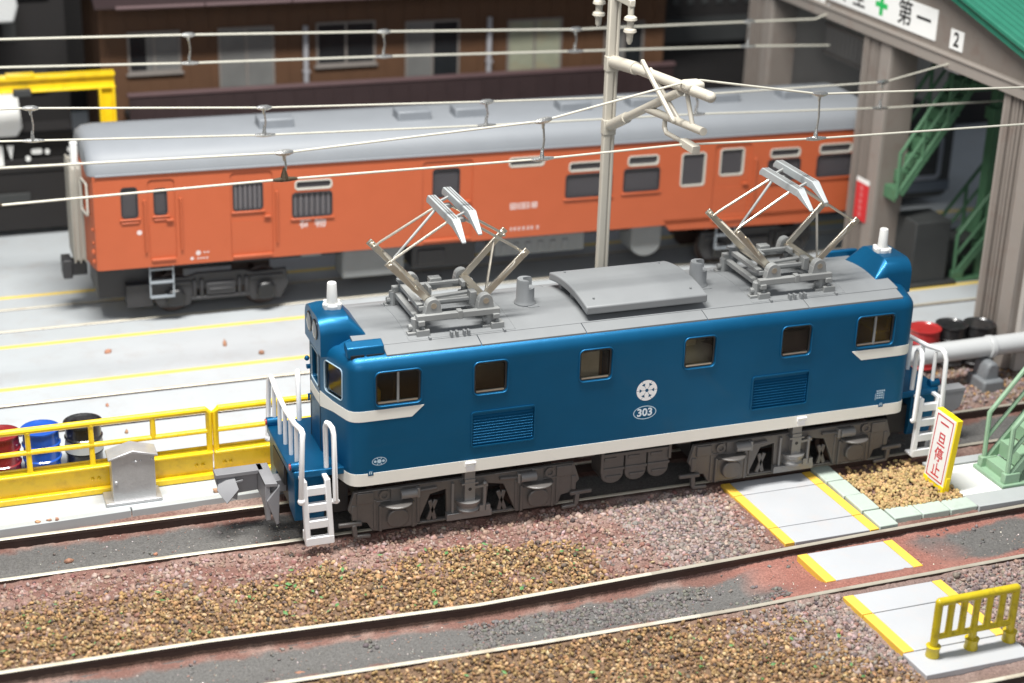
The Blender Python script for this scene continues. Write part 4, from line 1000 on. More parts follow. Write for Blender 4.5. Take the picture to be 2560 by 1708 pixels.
for a, b_, z, s in ((-6.25, 1.62, 0, .09), (-6.4, 1.49, 0, .06), (-7.58, 2.22, 0, .09)): arcs(q, X(a), b_, s*.7, .002, 1, 0, y=-HW-.004)
for i in range(4): q.box(X(-6.28)+i*.07, X(-6.28)+i*.07+.045, -HW-.004, -HW, 1.47, 1.50)
for i in range(2): q.box(X(-6.13)+i*.08, X(-6.13)+i*.08+.05, -HW-.004, -HW, 1.61, 1.64)
q.build('small_lettering', tx, rc, smooth=False)
# bogies and underframe
def cbogie(cx):
    B = thing('bogie', None, None); B.parent = rc; B.location = (X(cx), 0, 0)
    for s in (-1, 1):
        q = MB(); q.prism([(-1.65, .55), (-1.6, .95), (-.8, .92), (-.55, 1.0), (.55, 1.0), (.8, .92), (1.6, .95), (1.65, .55), (1.45, .2), (.75, .2), (.55, .6), (-.55, .6), (-.75, .2), (-1.45, .2)], 'xz', s*1.1, s*1.0); q.box(-.35, .35, s*1.18, s*1.0, .45, .75); q.box(-.28, .28, s*1.2, s*1.0, .55, .62); q.box(-1.5, -.7, s*1.14, s*1.0, .74, .84); q.box(.7, 1.5, s*1.14, s*1.0, .74, .84)
        for xx in (-.62, -.45, .45, .62): q.cyl((xx, s*1.12, .42), (xx, s*1.12, .85), .055, n=8)
        q.box(-.7, .7, s*1.16, s*1.02, .34, .42)
        sf = q.build('side_frame', m_under, B, bevel=.03)
        for x in (-1.08, 1.08):
            q = MB(); q.prism(rrect(x-.22, x+.22, .25, .68, .16, 4), 'xz', s*1.28, s*1.08); q.build('axle_box', m_black, sf, bevel=.06)
    for x in (-1.08, 1.08):
        q = MB()
        for s in (-1, 1): q.lathe([(.44, s*.66), (.49, s*.69), (.43, s*.71), (.42, s*.83), (.08, s*.8)], (x, 0, .43), 'y', 22)
        q.cyl((x, -.8, .43), (x, .8, .43), .07); q.build('wheelset', m_railside, B)
cbogie(-5.70); cbogie(8.5)
q = MB(); q.box(XL+.3, XR-.3, -.9, .9, 1.12, 1.40); q.box(XL+.1, X(-7.2), -.8, .8, .45, 1.2); q.box(X(-7.9), X(-7.3), -1.05, -.6, .25, .8); q.split('chassis', m_under, rc, smooth=False)
q = MB(); q.box(X(-2.72), X(-1.15), -1.1, -.3, .52, 1.3); q.build('equipment_box', m_ugrey, rc, bevel=.06)
q = MB(); q.box(X(-.95), X(.7), -1.05, -.2, .62, 1.25); q.box(X(-.8), X(-.1), -1.09, -1.0, .72, 1.1); q.build('engine', m_under, rc, bevel=.03)
q = MB(); q.box(X(1.2), X(3.6), -1.1, -.3, .78, 1.25); 
for k in range(6): q.box(X(1.35)+k*.33, X(1.5)+k*.33, -1.13, -1.08, .84, 1.1)
q.build('battery_box', m_ugrey, rc, bevel=.02)
q = MB(); q.box(X(-3.75), X(-3.25), -1.15, -.8, 1.2, 1.34); q.build('bracket', m_ugrey, rc, bevel=.02); q = MB(); q.prism([(X(4.9), 1.3), (X(4.9), .8)]+[(X(5.32)+.42*cos(R(a)), .8+.35*sin(R(a))) for a in range(190, 351, 20)]+[(X(5.74), .8), (X(5.74), 1.3)], 'xz', -1.12, -.3); q.build('fuel_tank', m_ugrey, rc, bevel=.02)
for a in (-7.1, 7.5):
    q = MB(); q.bar((X(a)-.27, -1.28, .55), (X(a)-.27, -1.28, 1.36), .035, .035); q.bar((X(a)+.27, -1.28, .55), (X(a)+.27, -1.28, 1.36), .035, .035)
    for z in (.56, .92, 1.25): q.box(X(a)-.28, X(a)+.28, -1.33, -1.24, z-.02, z+.02)
    q.build('step_ladder', mat('ladder_blue_grey', (.28, .31, .34), .5), rc)
# ================================================================ overhead line
def mast():
    t = thing('overhead_mast', 'tall beige overhead line mast with bracket arm and two hanging insulators behind the locomotive', 'mast', (.83, 2.9, 0))
    q = MB(); q.box(-.20, .20, -.26, .26, -.05, .05); q.box(-.125, .025, -.075, .075, 0, 9.4); q.box(.05, .115, -.07, .07, 0, 9.4); q.box(.015, .06, -.05, .05, 0, 9.4); q.box(-.14, .13, -.09, .09, 7.35, 7.66); q.box(-.14, .13, -.09, .09, 6.06, 6.38); q.build('post', m_mast, t, bevel=.035, seg=3)
    P = lambda y, z, x=0: (x, y-2.9, z)
    q = MB(); q.tube([P(2.85, 7.55), P(1.9, 7.66), P(1.75, 7.67)], .125, 16); q.tube([P(1.8, 7.67), P(-1.45, 7.92)], .098, 16); q.ball(P(-1.46, 7.92), .10, n=14); q.build('top_arm', m_mast, t)
    q = MB(); q.tube([P(2.85, 6.25), P(2.05, 6.63)], .112, 14); q.tube([P(2.1, 6.61), P(-.25, 7.72)], .085, 14); q.build('strut', m_mast, t)
    q = MB(); q.tube([P(1.15, 7.04), P(-1.28, 7.25)], .075, 12); q.build('steady_pipe', m_mast, t)
    q = MB(); q.bar(P(1.05, 8.0, -.2), P(-.50, 7.22, -.2), .075, .08); q.build('hanger_bar', m_mast, t, bevel=.02); q = MB(); q.bar(P(1.0, 7.85, -.05), P(-.3, 7.15, .02), .06, .08); q.build('hanger_bar', m_mast, t, bevel=.02)
    q = MB(); q.tube([P(-.50, 7.80), P(-.86, 7.2)], .042, 10); q.build('drop_rod', m_mast, t)
    q = MB(); q.tube([P(.32, 7.08), P(.32, 6.90), P(.22, 6.82), P(-.8, 6.86)], .043, 10); q.box(-.08, .08, -3.95, -3.4, 6.78, 6.92); q.build('registration_arm', m_mast, t, bevel=.01)
    q = MB(); q.box(-.06, .06, -.85, .85, 8.78, 8.92); ca = q.build('crossarm', m_mast, t, bevel=.02)
    for y in (.78, -.78):
        q = MB(); q.lathe([(.06, 8.8), (.06, 8.62), (.12, 8.58), (.13, 8.53), (.07, 8.50), (.07, 8.38), (.12, 8.35), (.13, 8.30), (.07, 8.26), (.06, 8.12), (.03, 8.06), (.001, 8.05)], (0, y, 0), 'z', 16); q.build('insulator', m_mast, t)
    q = MB(); q.box(-.16, .22, -3.72, -3.38, 7.84, 8.02); q.build('messenger_clamp', m_mast, t, bevel=.06)
mast()
def wire(label, y, mess, con, drops, r=.021):
    t = thing('overhead_wire', label, 'overhead wire', (0, 0, 0), 0, 'overhead wires above the tracks')
    q = MB(); q.tube([(x, y if len(p) == 0 else p[0], z) for x, z, *p in mess], r, 8); q.build('messenger_wire', m_wire, t)
    q = MB(); q.tube([(x, y if len(p) == 0 else p[0], z) for x, z, *p in con], r, 8); q.build('contact_wire', m_wire, t)
    f = lambda pts, x: interp([(p[0], p[1]) for p in pts], x)
    for i, (x, kind) in enumerate(drops):
        zm, zc = f(mess, x), f(con, x)
        q = MB(); q.tube([(x, y, zc), (x+.03, y, (zm+zc)/2), (x, y, zm)], .02, 6); d = q.build('dropper', m_solder if kind else m_frame, t)
        q = MB(); q.tube([(x-.16, y, f(mess, x-.16)), (x-.07, y, f(mess, x-.07)), (x+.07, y, f(mess, x+.07)), (x+.16, y, f(mess, x+.16))], [.026, .055, .06, .028], 8); q.tube([(x, y, zm), (x, y, zm-.14)], [.05, .022], 8); q.build('solder_joint', m_solder, d)
        q = MB(); q.tube([(x-.2, y, f(con, x-.2)), (x-.06, y, f(con, x-.06)), (x+.06, y, f(con, x+.06)), (x+.22, y, f(con, x+.22))], [.026, .045, .045, .027], 8); q.tube([(x, y, zc), (x, y, zc+.2)], [.08 if kind == 2 else .05, .022], 8); q.build('solder_joint', m_burnt if kind == 2 else m_solder, d)
wire('nearest pair of wires with burnt joints, clamped to the beige mast above the locomotive', -.6,
     [(-22, 7.40), (-11.11, 7.29), (-6.53, 7.21), (-1.96, 7.45), (.13, 7.87), (.83, 8.0), (1.05, 8.0), (3.49, 7.60), (7.99, 7.46), (14, 7.4)],
     [(-22, 6.62), (-11.16, 6.68), (-6.58, 6.75), (-1.98, 6.76), (.72, 6.83), (3.58, 6.75), (8.11, 6.72), (14, 6.7)], [(-11.35, 2), (-6.56, 2), (-1.95, 1), (3.5, 1)])
wire('middle pair of wires above the empty yard track, ending at the number 2 bay', 5.8,
     [(-24, 6.75), (-10.25, 6.55), (-5.5, 6.26), (-.77, 6.09), (4.2, 5.94), (8.96, 5.95), (10.4, 6.24), (10.72, 6.3)],
     [(-24, 6.1), (-10.7, 5.92), (-5.5, 5.69), (-.7, 5.57), (4.17, 5.50), (9.15, 5.33), (13, 5.3)], [(-10.1, 1), (-5.53, 0), (-.75, 1), (4.19, 0), (8.9, 1)], .022)
wire('farthest pair of wires, above the orange railcar', 11.5,
     [(-26, 6.9), (-10.2, 6.64), (-6.06, 6.54), (-1.39, 6.39), (3.55, 6.21), (8.3, 6.18), (10.3, 6.16), (10.7, 6.3)],
     [(-26, 6.4), (-10.25, 6.01), (-6.03, 5.88), (-1.39, 5.79), (3.57, 5.66), (8.44, 5.54), (10.8, 5.44)], [(-11.3, 1), (-6.04, 1), (-1.39, 1), (3.56, 1), (8.38, 1)], .026)
# ================================================================ yellow railing and things along the yard edge
def railing(x0, x1, posts, shorts, label):
    t = thing('safety_railing', label, 'railing', (0, 0, 0), 0, 'yellow railings along the yard edge')
    Y = 2.15
    q = MB(); q.tube([(x0, Y, 0.55), (x0, Y, 1.36), (x0+.06, Y, 1.42), (x1-.06, Y, 1.42), (x1, Y, 1.36), (x1, Y, .55)], .060, 10); q.build('top_rail', m_yellow, t)
    q = MB(); q.tube([(x0, Y, .97), (x1, Y, .97)], .052, 10); q.build('middle_rail', m_yellow, t)
    for x in posts:
        q = MB(); q.tube([(x, Y, .52), (x, Y, .60), (x, Y, 1.4)], [.075, .055, .05], 10)
        for z in (.97, 1.38): q.ball((x, Y, z), .068, n=10)
        q.build('post', m_yellow, t)
    for x in shorts:
        q = MB(); q.tube([(x, Y, .97), (x, Y, 1.42)], [.06, .052], 10); q.build('short_post', m_yellow, t)
    q = MB(); q.box(x0-.05, x1+.05, Y-.02, Y+.04, -.02, .56); q.box(x0-.05, x1+.05, Y-.12, Y+.14, .50, .56); q.box(x0-.05, x1+.05, Y-.14, Y+.14, -.02, .10); q.box(x0-.05, x1+.05, Y+.10, Y+.14, .5, .60); ch = q.build('base_channel', m_yellow, t, bevel=.025)
    q = MB(); x = x0+.12
    for xx in ([x0+.15, x0+.27]+[-9.78, -9.66, -9.44, -9.32] if x0 < -9 else [x0+.15, x0+.27]): q.ball((xx, Y-.03, .27), .035, n=8)
    for xx in (x1-.15, x1-.27): q.ball((xx, Y-.03, .27), .035, n=8)
    q.split('rivet', m_yellow, ch)
railing(-14.0, -7.535, (-13.2, -12.05, -10.9, -9.75), (-8.6,), 'longer yellow railing panel with a chipped rusty post, in front of the drums')
railing(-7.41, -4.9, (-6.2,), (), 'shorter yellow railing panel running behind the end of the locomotive')
def cabinet():
    t = thing('equipment_cabinet', 'silver painted relay cabinet with a gabled lid on a base plate', 'cabinet', (-9.08, 1.72, -.03))
    q = MB(); q.box(-.55, .50, -.27, .27, 0, .07); q.build('base_plate', m_silver, t, bevel=.02)
    q = MB(); q.prism([(-.40, .06), (.40, .06), (.40, .93), (.0, 1.03), (-.40, .93)], 'xz', -.18, .18); q.build('cabinet_body', m_silver, t, bevel=.012)
    q = MB(); q.prism([(-.46, .92), (0, 1.04), (.46, .92), (.46, .96), (0, 1.09), (-.46, .96)], 'xz', -.23, .23); q.build('lid', m_silver, t, bevel=.012)
    q = MB()
    for x, z, r in ((-.33, .45, .035), (.05, .84, .03), (.14, .85, .018), (.35, .86, .025)): q.ball((x, -.185, z), r, n=8)
    q.box(-.02, .06, -.19, -.18, .82, .84); q.split('paint_blob', m_silver, t)
cabinet()
def drum(label, x, y, m, band=None, s=1.0):
    t = thing('oil_drum', label, 'drum', (x, y, -.03), random.uniform(0, 6), 'oil drums around the yard')
    r = .345*s; h = .93*s
    q = MB(); q.lathe([(r+.02, 0), (r+.025, .03), (r, .05), (r, .29), (r+.025, .31), (r+.025, .33), (r, .35), (r, .59), (r+.025, .61), (r+.025, .63), (r, .65), (r, h-.05), (r+.01, h-.04)], (0, 0, 0), 'z', 32); q.build('drum_body', m, t)
    q = MB(); q.lathe([(r+.01, h-.045), (r+.028, h-.03), (r+.028, h), (r+.0, h+.006), (r-.03, h-.03), (.001, h-.025)], (0, 0, 0), 'z', 32); q.lathe([(.05, h-.03), (.05, h-.01), (.001, h-.01)], (.18, .1, 0), 'z', 10); q.build('lid', m, t)
    if band: q = MB(); q.lathe([(r+.004, .36), (r+.034, .36), (r+.006, .58), (r+.001, .58)], (0, 0, 0), 'z', 32); q.build('pale_band', band, t)
drum('dark red oil drum behind the yellow railing, cut by the left edge', -11.33, 3.32, m_dred)
drum('blue oil drum behind the yellow railing', -10.58, 3.34, m_dblue)
drum('black oil drum with a pale band behind the yellow railing', -9.77, 3.42, m_dblack, m_kerbc)
drum('bright red oil drum behind the pipe at the right end of the locomotive', 9.04, 3.1, m_dredb)
drum('black oil drum next to the bright red drum behind the pipe', 9.76, 3.12, m_dblack)
drum('black oil drum against the foot of the shed column', 10.42, 2.98, m_dblack)
# pipe
t = thing('ground_pipe', 'thick pale grey pipe on low supports at the right of the locomotive', 'pipe', (0, 0, 0))
q = MB(); q.tube([(2.0, 2.0, .72), (15, 2.06, .75)], .225, 20); q.build('pipe', m_pvc, t)
for x in (5.2, 10.05):
    q = MB(); q.tube([(x-.07, 2.02, .73), (x+.07, 2.02, .73)], .265, 20); q.build('collar', m_pvc, t, bevel=.02)
    q = MB(); q.box(x-.42, x+.12, 1.45, 2.15, -.2, .14); f = q.build('support_block', m_found, t, bevel=.05)
    q = MB(); q.prism([(x-.33, .05), (x+.06, .05), (x+.03, .40), (x-.05, .52), (x-.22, .52), (x-.30, .40)], 'xz', 1.58, 2.1); q.build('saddle', m_found, f, bevel=.06)
# ================================================================ stop sign, barrier, stairs
t = thing('stop_sign', 'upright yellow sign board reading 一旦停止 in red beside the gravel patch', 'sign', (5.88, -2.33, -.10))
t.rotation_euler[1] = R(4.5)
q = MB(); q.box(.0, .13, -.35, .35, .10, 1.64); q.box(-.02, .15, -.34, -.20, -.02, .22); q.box(-.02, .15, .20, .34, -.02, .22); q.box(.02, .11, -.36, -.34, .12, .42); q.box(.03, .10, -.1, .05, 1.64, 1.665); q.build('sign_board', mat('sign_yellow', (.86, .66, .01), .4, 0, .06, 5), t, bevel=.015)
q = MB(); q.box(-.012, .0, -.325, .325, .20, 1.61); fc = q.build('sign_face', m_signw, t, smooth=False)
q = MB(); frame_ring(-.275, .275, .25, 1.56, .01, .022, 0, .004, q); q.v = [(-.013-y, x, z) for x, y, z in q.v]; q.build('sign_border', m_red, fc, smooth=False)
RX = (R(90), 0, R(-90))
for i, ch in enumerate('一旦停止'): text('sign_character', ch, .31, (-.014, 0, 1.39-.32*i), RX, m_red, fc, .001, .95, .004)
t = thing('barrier', 'small glossy yellow barrier fence with vertical bars at the end of the crossing', 'barrier', (3.27, -7.56, -.05), R(1))
q = MB(); q.tube([(-.74, 0, 1.02), (.76, 0, 1.02)], .073, 12); q.ball((-.74, 0, 1.02), .068); q.ball((.76, 0, 1.02), .068); q.build('top_bar', m_yelold, t)
q = MB(); q.tube([(-.74, 0, .36), (.76, 0, .36)], .052, 10); q.build('bottom_bar', m_yelold, t)
for i in range(5):
    x = -.49+i*.25
    q = MB(); q.tube([(x, 0, .36), (x, 0, .44), (x, 0, .7), (x, 0, .95), (x, 0, 1.02)], [.08, .062, .058, .062, .075], 10); q.build('bar', m_yelold, t)
for x in (-.74, .01, .76):
    q = MB(); q.tube([(x, 0, .0), (x, 0, 1.02)] if x != .01 else [(x, 0, 0), (x, 0, .40)], .068, 12); po = q.build('post', m_yelold, t)
    q = MB(); q.lathe([(.115, -.01), (.12, .02), (.105, .10), (.115, .17), (.125, .20), (.06, .205)], (x, 0, 0), 'z', 16); q.build('foot_socket', m_yelold, po)
def stair(label, loc, rz, run, rise, wid, m, m2, base=True):
    t = thing('steel_staircase', label, 'staircase', loc, rz, 'green steel staircases')
    n = int(rise/.34); L = Vector((run, 0, rise))
    for s in (-1, 1):
        y = s*wid/2
        q = MB(); q.bar((.1, y, .12), (run, y, rise), .06, .16, 0, (0, 0, 1)); q.build('stringer', m, t, bevel=.01)
        q = MB(); q.tube([(0, y, .05), (-.02, y, 1.22), (.06, y, 1.32), (run-.1, y, rise+1.22)], .048, 8); q.tube([(.0, y, .68), (run-.05, y, rise+.56)], .042, 8); q.tube([(.04, y, .20), (run, y, rise+.10)], .045, 8); q.build('handrail', m2, t)
        for k in range(1, 4):
            f = k/3.2; q = MB(); q.tube([(run*f, y, rise*f), (run*f-.04, y, rise*f+1.2)], .048, 8); q.build('post', m, t)
        if base: q = MB(); q.box(-.10, .26, y-.07, y+.07, .0, .26); q.build('post_foot', m, t, bevel=.02)
    for k in range(n):
        f = (k+.6)/n; q = MB(); q.box(run*f-.16, run*f+.18, -wid/2+.02, wid/2-.02, rise*f-.04, rise*f+.02); q.box(run*f-.16, run*f-.13, -wid/2+.03, wid/2-.03, rise*f-.30, rise*f-.03); q.build('tread', m, t, bevel=.008)
    if base: q = MB(); q.box(-.16, .9, -wid/2-.12, wid/2+.12, -.02, .05); q.build('base_plate', m, t, bevel=.015)
stair('pale green steel staircase at the right edge beside the stop sign', (7.32, -2.32, 0), 0, 3.2, 3.9, .80, m_steel if False else m_steell, m_steell)
# ================================================================ shed
SX = 10.75
sh = thing('engine_shed', 'taupe engine shed with green roof, ribbed columns and a safety sign over its track bays', 'shed', (SX, 9.1, 0))
def S(q): q.v = [(x-SX, y-9.1, z) for x, y, z in q.v]; return q
slope = .237
top = lambda y: 8.70-slope*abs(y-9.1)
q = MB(); q.prism([(2.45, 6.45), (15.75, 6.45), (15.75, top(15.75)), (9.1, top(9.1)), (2.45, top(2.45))], 'yz', SX, SX+.25); S(q).build('gable_wall', m_taupe, sh, smooth=False)
q = MB(); q.box(SX-.13, SX+.2, 2.40, 15.8, 6.16, 6.47); q.box(SX-.17, SX+.2, 2.40, 15.8, 6.43, 6.50); S(q).build('lintel', m_taupel, sh, bevel=.02)
for y0, y1 in ((2.36, 3.68), (8.44, 9.72), (14.65, 16.0)):
    q = MB(); q.box(SX+.08, SX+.8, y0, y1, -.03, 6.2); co = S(q).build('column', m_taupe, sh, smooth=False)
    for a, b_, d in ((.93, 1.0, .0), (.80, .92, -.02), (.70, .77, .03), (.60, .67, .02), (.50, .57, .03), (.0, .34, .0), (.38, .44, .03)):
        q = MB(); q.box(SX+d-.02, SX+.09, y0+(y1-y0)*a, y0+(y1-y0)*b_, -.03, 6.16); S(q).build('rib', m_taupel if a > .9 or a < .1 else m_taupe, co, bevel=.012)
q = MB()
for s, ya, yb in ((1, 9.1, 1.7), (-1, 9.1, 16.5)):
    nx = 40; x0, x1 = SX-.42, SX+7.4
    pr = []
    for i in range(nx*2+1):
        x = x0+(x1-x0)*i/(nx*2); pr.append((x, .035 if i % 2 else 0.0))
    vs = [(x, ya, top(ya)+.20+h) for x, h in pr]+[(x, yb, top(yb)+.20+h) for x, h in pr]; k = len(pr)
    q.add(vs, [(i, i+1, k+i+1, k+i) if s < 0 else (i+1, i, k+i, k+i+1) for i in range(k-1)])
S(q).build('roof', m_rooftop, sh, smooth=False)
for ya, yb in ((9.1, 1.7), (9.1, 16.5)):
    q = MB(); q.add([(SX-.44, ya, top(ya)-.02), (SX+7.4, ya, top(ya)-.02), (SX+7.4, yb, top(yb)-.02), (SX-.44, yb, top(yb)-.02), (SX-.44, ya, top(ya)+.19), (SX+7.4, ya, top(ya)+.19), (SX+7.4, yb, top(yb)+.19), (SX-.44, yb, top(yb)+.19)], [(3, 2, 1, 0), (4, 5, 6, 7), (0, 1, 5, 4), (1, 2, 6, 5), (2, 3, 7, 6), (3, 0, 4, 7)])
    rd = S(q).build('roof_deck', m_rooftop, sh, smooth=False)
    q = MB(); q.bar((SX-.47, ya, top(ya)+.23), (SX-.47, yb, top(yb)+.23), .12, .12); S(q).build('verge_trim', m_rooftop, rd, bevel=.03)
q = MB(); q.box(SX+.2, SX+7, 2.2, 2.42, -.05, 6.9); q.box(SX+.2, SX+7, 15.9, 16.1, -.05, 6.9); S(q).split('side_wall', m_shedin, sh, smooth=False)
q = MB(); q.prism([(11.6, 6.63), (6.62, 6.63), (6.62, 7.36), (11.6, 7.36)], 'yz', SX-.03, SX+.01); sg = S(q).build('safety_sign', m_signw, sh, bevel=.008)
for ch, y in (('安', 11.05), ('全', 10.12), ('第', 7.98), ('一', 7.16)): text('sign_character', ch, .66, (-.034, y-9.1, 6.99), RX, m_ink, sg, .001, 1.0, .008)
q = MB(); q.box(SX-.034, SX-.031, 8.78, 9.34, 6.93, 7.06); q.box(SX-.0345, SX-.031, 8.98, 9.14, 6.74, 7.26); S(q).build('green_cross', m_signg, sg, smooth=False)
for ch, y, z in (('2', 5.74, 6.83), ('1', 12.1, 6.68)):
    q = MB(); q.box(SX-.03, SX, y-.26, y+.26, z-.22, z+.24); pl = S(q).build('bay_number_plate', m_signw, sh, bevel=.006); text('number', ch, .46, (-.033, y-9.1, z+.01), RX, m_ink, pl, .001, 1, .012)
q = MB(); q.box(SX-.06, SX-.02, 8.72, 9.28, 1.42, 2.42); rs = S(q).build('notice_plate', m_red, sh, bevel=.006)
q = MB(); q.box(SX-.062, SX-.02, 8.72, 9.28, 2.42, 2.52); S(q).build('notice_top', m_signw, rs, smooth=False)
q = MB()
for i in range(5):
    z = 1.58+i*.175; q.box(SX-.064, SX-.06, 8.92, 9.08, z-.05, z-.03); q.box(SX-.064, SX-.06, 8.90, 9.10, z+.02, z+.04); q.box(SX-.0645, SX-.06, 8.98, 9.02, z-.06, z+.06)
S(q).build('notice_lettering', mat('faded_pink', (.62, .2, .2), .5), rs, smooth=False)
q = MB(); q.box(SX+.0, SX+.3, 5.5, 6.1, 6.08, 6.2); q.tube([(SX-.05, 5.8, 6.3), (SX+.1, 5.8, 6.15)], .07, 8); S(q).split('wire_bracket', m_silver, sh)
q = MB(); q.tube([(SX-.08, 11.5, 6.55), (SX-.08, 11.5, 6.2)], .04, 8); S(q).build('wire_hook', m_silver, sh)
# things inside the shed
t = thing('slatted_screen', 'hanging pale screen of thin vertical slats inside the left bay of the shed', 'screen', (12.35, 13.3, 4.9))
for i in range(9):
    q = MB(); q.box(-.02, .02, -.9+i*.22, -.80+i*.22, -.40, .40); q.build('slat', m_shedin, t, smooth=False)
q = MB(); q.box(-.03, .03, -1.0, 1.1, .40, .50); q.box(-.025, .03, -.98, 1.08, -.36, -.30); q.split('slat_rail', m_taupel, t, smooth=False)
stair('green steel staircase climbing inside the shed behind the middle column', (11.0, 8.3, 2.3), R(0), 2.0, 3.0, .9, m_steel, m_steel, False)
q = MB(); q.box(1.8, 4.6, -.6, .6, 2.72, 2.92); q.box(1.8, 4.6, -.6, -.5, 3.1, 3.2); q.build('landing', m_steel, bpy.data.objects['steel_staircase.001'], smooth=False)
for xp in (2.75, 4.3):
    q = MB(); q.box(xp-.14, xp+.14, -.5, -.2, -2.3, 2.72); q.box(xp-.22, xp+.22, -.55, -.15, 1.9, 2.2); q.build('landing_post', m_steel, bpy.data.objects['steel_staircase.001'], smooth=False)
stair('green steel staircase on the yard floor inside the shed, seen through the number 2 bay', (12.9, 8.2, 0), R(0), 2.6, 3.2, 1.0, m_steel, m_steel, True)
t = thing('parked_carriage', 'dark carriage with a pale framed window standing deep inside the shed', 'carriage', (15.2, 14.6, 0))
q = MB(); q.prism(rrect(-4.0, 1.2, .25, 2.75, .3, 4), 'xz', -1.2, 1.2); q.build('body', m_dkgrey, t, bevel=.05)
q = MB(); frame_ring(-.85, .85, .80, 2.15, .2, .13, -1.23, -1.2, q); q.build('window_frame', mat('dim_blue_grey', (.25, .27, .31), .5), t)
q = MB(); q.box(-4.0, 1.2, -1.22, -1.2, .45, .75); q.build('pale_stripe', mat('slate_stripe', (.10, .12, .15), .5), t, smooth=False)
t = thing('machine_box', 'dark grey machine cabinet standing inside the shed beyond the locomotive end', 'cabinet', (11.55, 8.1, -.03))
q = MB(); q.box(-.05, 1.0, -.55, .5, 0, 1.75); q.box(-.15, 1.3, -.65, .55, -.0, .12); q.build('cabinet_body', m_dkgrey, t, bevel=.03)
q = MB(); q.box(1.1, 2.3, -.2, .8, .0, 1.0); q.box(1.3, 2.1, -.22, -.2, .55, .8); q.build('side_unit', m_dkgrey, t, bevel=.02)
# ================================================================ house and far background
h = thing('timber_house', 'long brown timber house with sliding windows, downpipes and a maroon parapet behind the railcar', 'house', (1.4, 20.0, 0))
def H(q): q.v = [(x-1.4, y-20, z) for x, y, z in q.v]; return q
q = MB(); q.box(-7.06, 10.0, 20, 24, 0, 6.4); H(q).build('wall', m_brown, h, smooth=False)
for i in range(30):
    x = -6.9+i*.57
    q = MB(); q.box(x, x+.035, 19.975, 20, 2.6, 5.6); H(q).build('batten', m_brown, h, smooth=False)
def hwin(x0, x1, z0, z1, panes, mull=True):
    q = MB(); frame_ring(x0, x1, z0, z1, .02, .06, 19.93, 20.02, q); wo = H(q).build('window', m_frame, h)
    k = len(panes)
    for i, m in enumerate(panes):
        a = x0+.05+(x1-x0-.1)*i/k; b_ = x0+.05+(x1-x0-.1)*(i+1)/k; q = MB(); q.box(a, b_, 19.97-.01*(i % 2), 20.005, z0+.05, z1-.05); H(q).build('pane', m, wo, smooth=False)
    if mull: q = MB(); q.box((x0+x1)/2-.03, (x0+x1)/2+.03, 19.935, 19.97, z0+.05, z1-.05); H(q).build('mullion', m_frame, wo, smooth=False)
    q = MB(); q.box(x0-.06, x1+.06, 19.88, 20.0, z0-.07, z0); H(q).build('sill', m_frame, wo, bevel=.01)
hwin(-6.32, -4.85, 3.62, 4.78, (m_wdark, m_wglass, m_wglass)); hwin(-3.80, -2.2, 2.9, 4.78, (m_wglass, m_wglass)); hwin(-.98, .78, 3.55, 4.80, (m_wdark, m_wdark)); hwin(1.68, 3.35, 2.8, 4.72, (m_wglass, m_wdark)); hwin(4.85, 6.6, 2.75, 4.62, (m_curtain, m_curtain)); hwin(8.0, 9.3, 3.0, 4.4, (m_wglass, m_wdark))
for x in (-1.30, 4.26):
    q = MB(); q.cyl((x, 19.88, 2.6), (x, 19.88, 4.75), .08, n=12); q.box(x-.10, x+.10, 19.8, 19.95, 3.4, 3.46); H(q).build('downpipe', m_pipe, h)
q = MB(); q.box(-6.5, 9.8, 18.75, 18.85, .6, 3.28); pa = H(q).build('parapet', m_maroon, h, smooth=False)
q = MB(); q.box(-6.55, 9.85, 18.70, 18.90, 3.26, 3.36); H(q).build('parapet_cap', m_maroonl, pa, bevel=.02)
for i in range(29):
    q = MB(); x = -6.4+i*.56; q.box(x, x+.04, 18.73, 18.75, .6, 3.26); H(q).build('parapet_rib', m_maroon, pa, smooth=False)
q = MB(); q.box(-6.5, 9.8, 18.85, 20, 2.5, 2.62); H(q).build('balcony_floor', m_dkwall, h, smooth=False)
q = MB(); q.prism([(18.6, 5.72), (18.6, 5.80), (22, 7.2), (24.2, 6.4), (24.2, 6.3), (20.1, 6.0)], 'yz', -7.3, 10.4); ro = H(q).build('roof', m_maroon, h, smooth=False)
for i in range(7):
    x = -6.75+i*2.4; q = MB(); q.tube([(x, 18.58, 5.74), (x+2.36, 18.58, 5.74)], .055, 8); H(q).build('gutter', m_maroonl, ro)
b_ = thing('dark_building', 'unlit dark building with pale strips and narrow windows at the far left', 'building', (-12, 21.5, 0))
q = MB(); q.box(-8, 4.2, 0, 4, 0, 9); q.build('wall', m_dkwall, b_, smooth=False)
q = MB(); q.box(-2.5, 3.6, -.2, 0, 3.0, 3.5); q.box(-2.5, 3.8, -.15, 0, 5.55, 5.9); q.build('pale_strip', m_dkgrey, b_, smooth=False)
for i in range(6):
    q = MB(); q.box(-.6+i*.62, -.25+i*.62, -.05, 0, 4.35, 5.2); q.build('window', m_dkgrey, b_, smooth=False)
b_ = thing('dark_building', 'unlit dark slatted building between the brown house and the shed', 'building', (14, 21, 0))
q = MB(); q.box(-3.9, 14, 0, 4, 0, 9); q.build('wall', m_dkwall, b_, smooth=False)
for i in range(12):
    q = MB(); q.box(-3.3+i*.5, -3.1+i*.5, -.05, 0, 4.6, 7.2); q.build('slat', m_dkgrey, b_, smooth=False)
q = MB(); q.box(-3.9, 3, -.4, 0, 3.5, 4.2); q.build('canopy', m_dkgrey, b_, smooth=False)
g = thing('portal_crane', 'yellow portal frame of I-beams standing behind the left end of the railcar', 'gantry', (-7.35, 16.3, -.03))
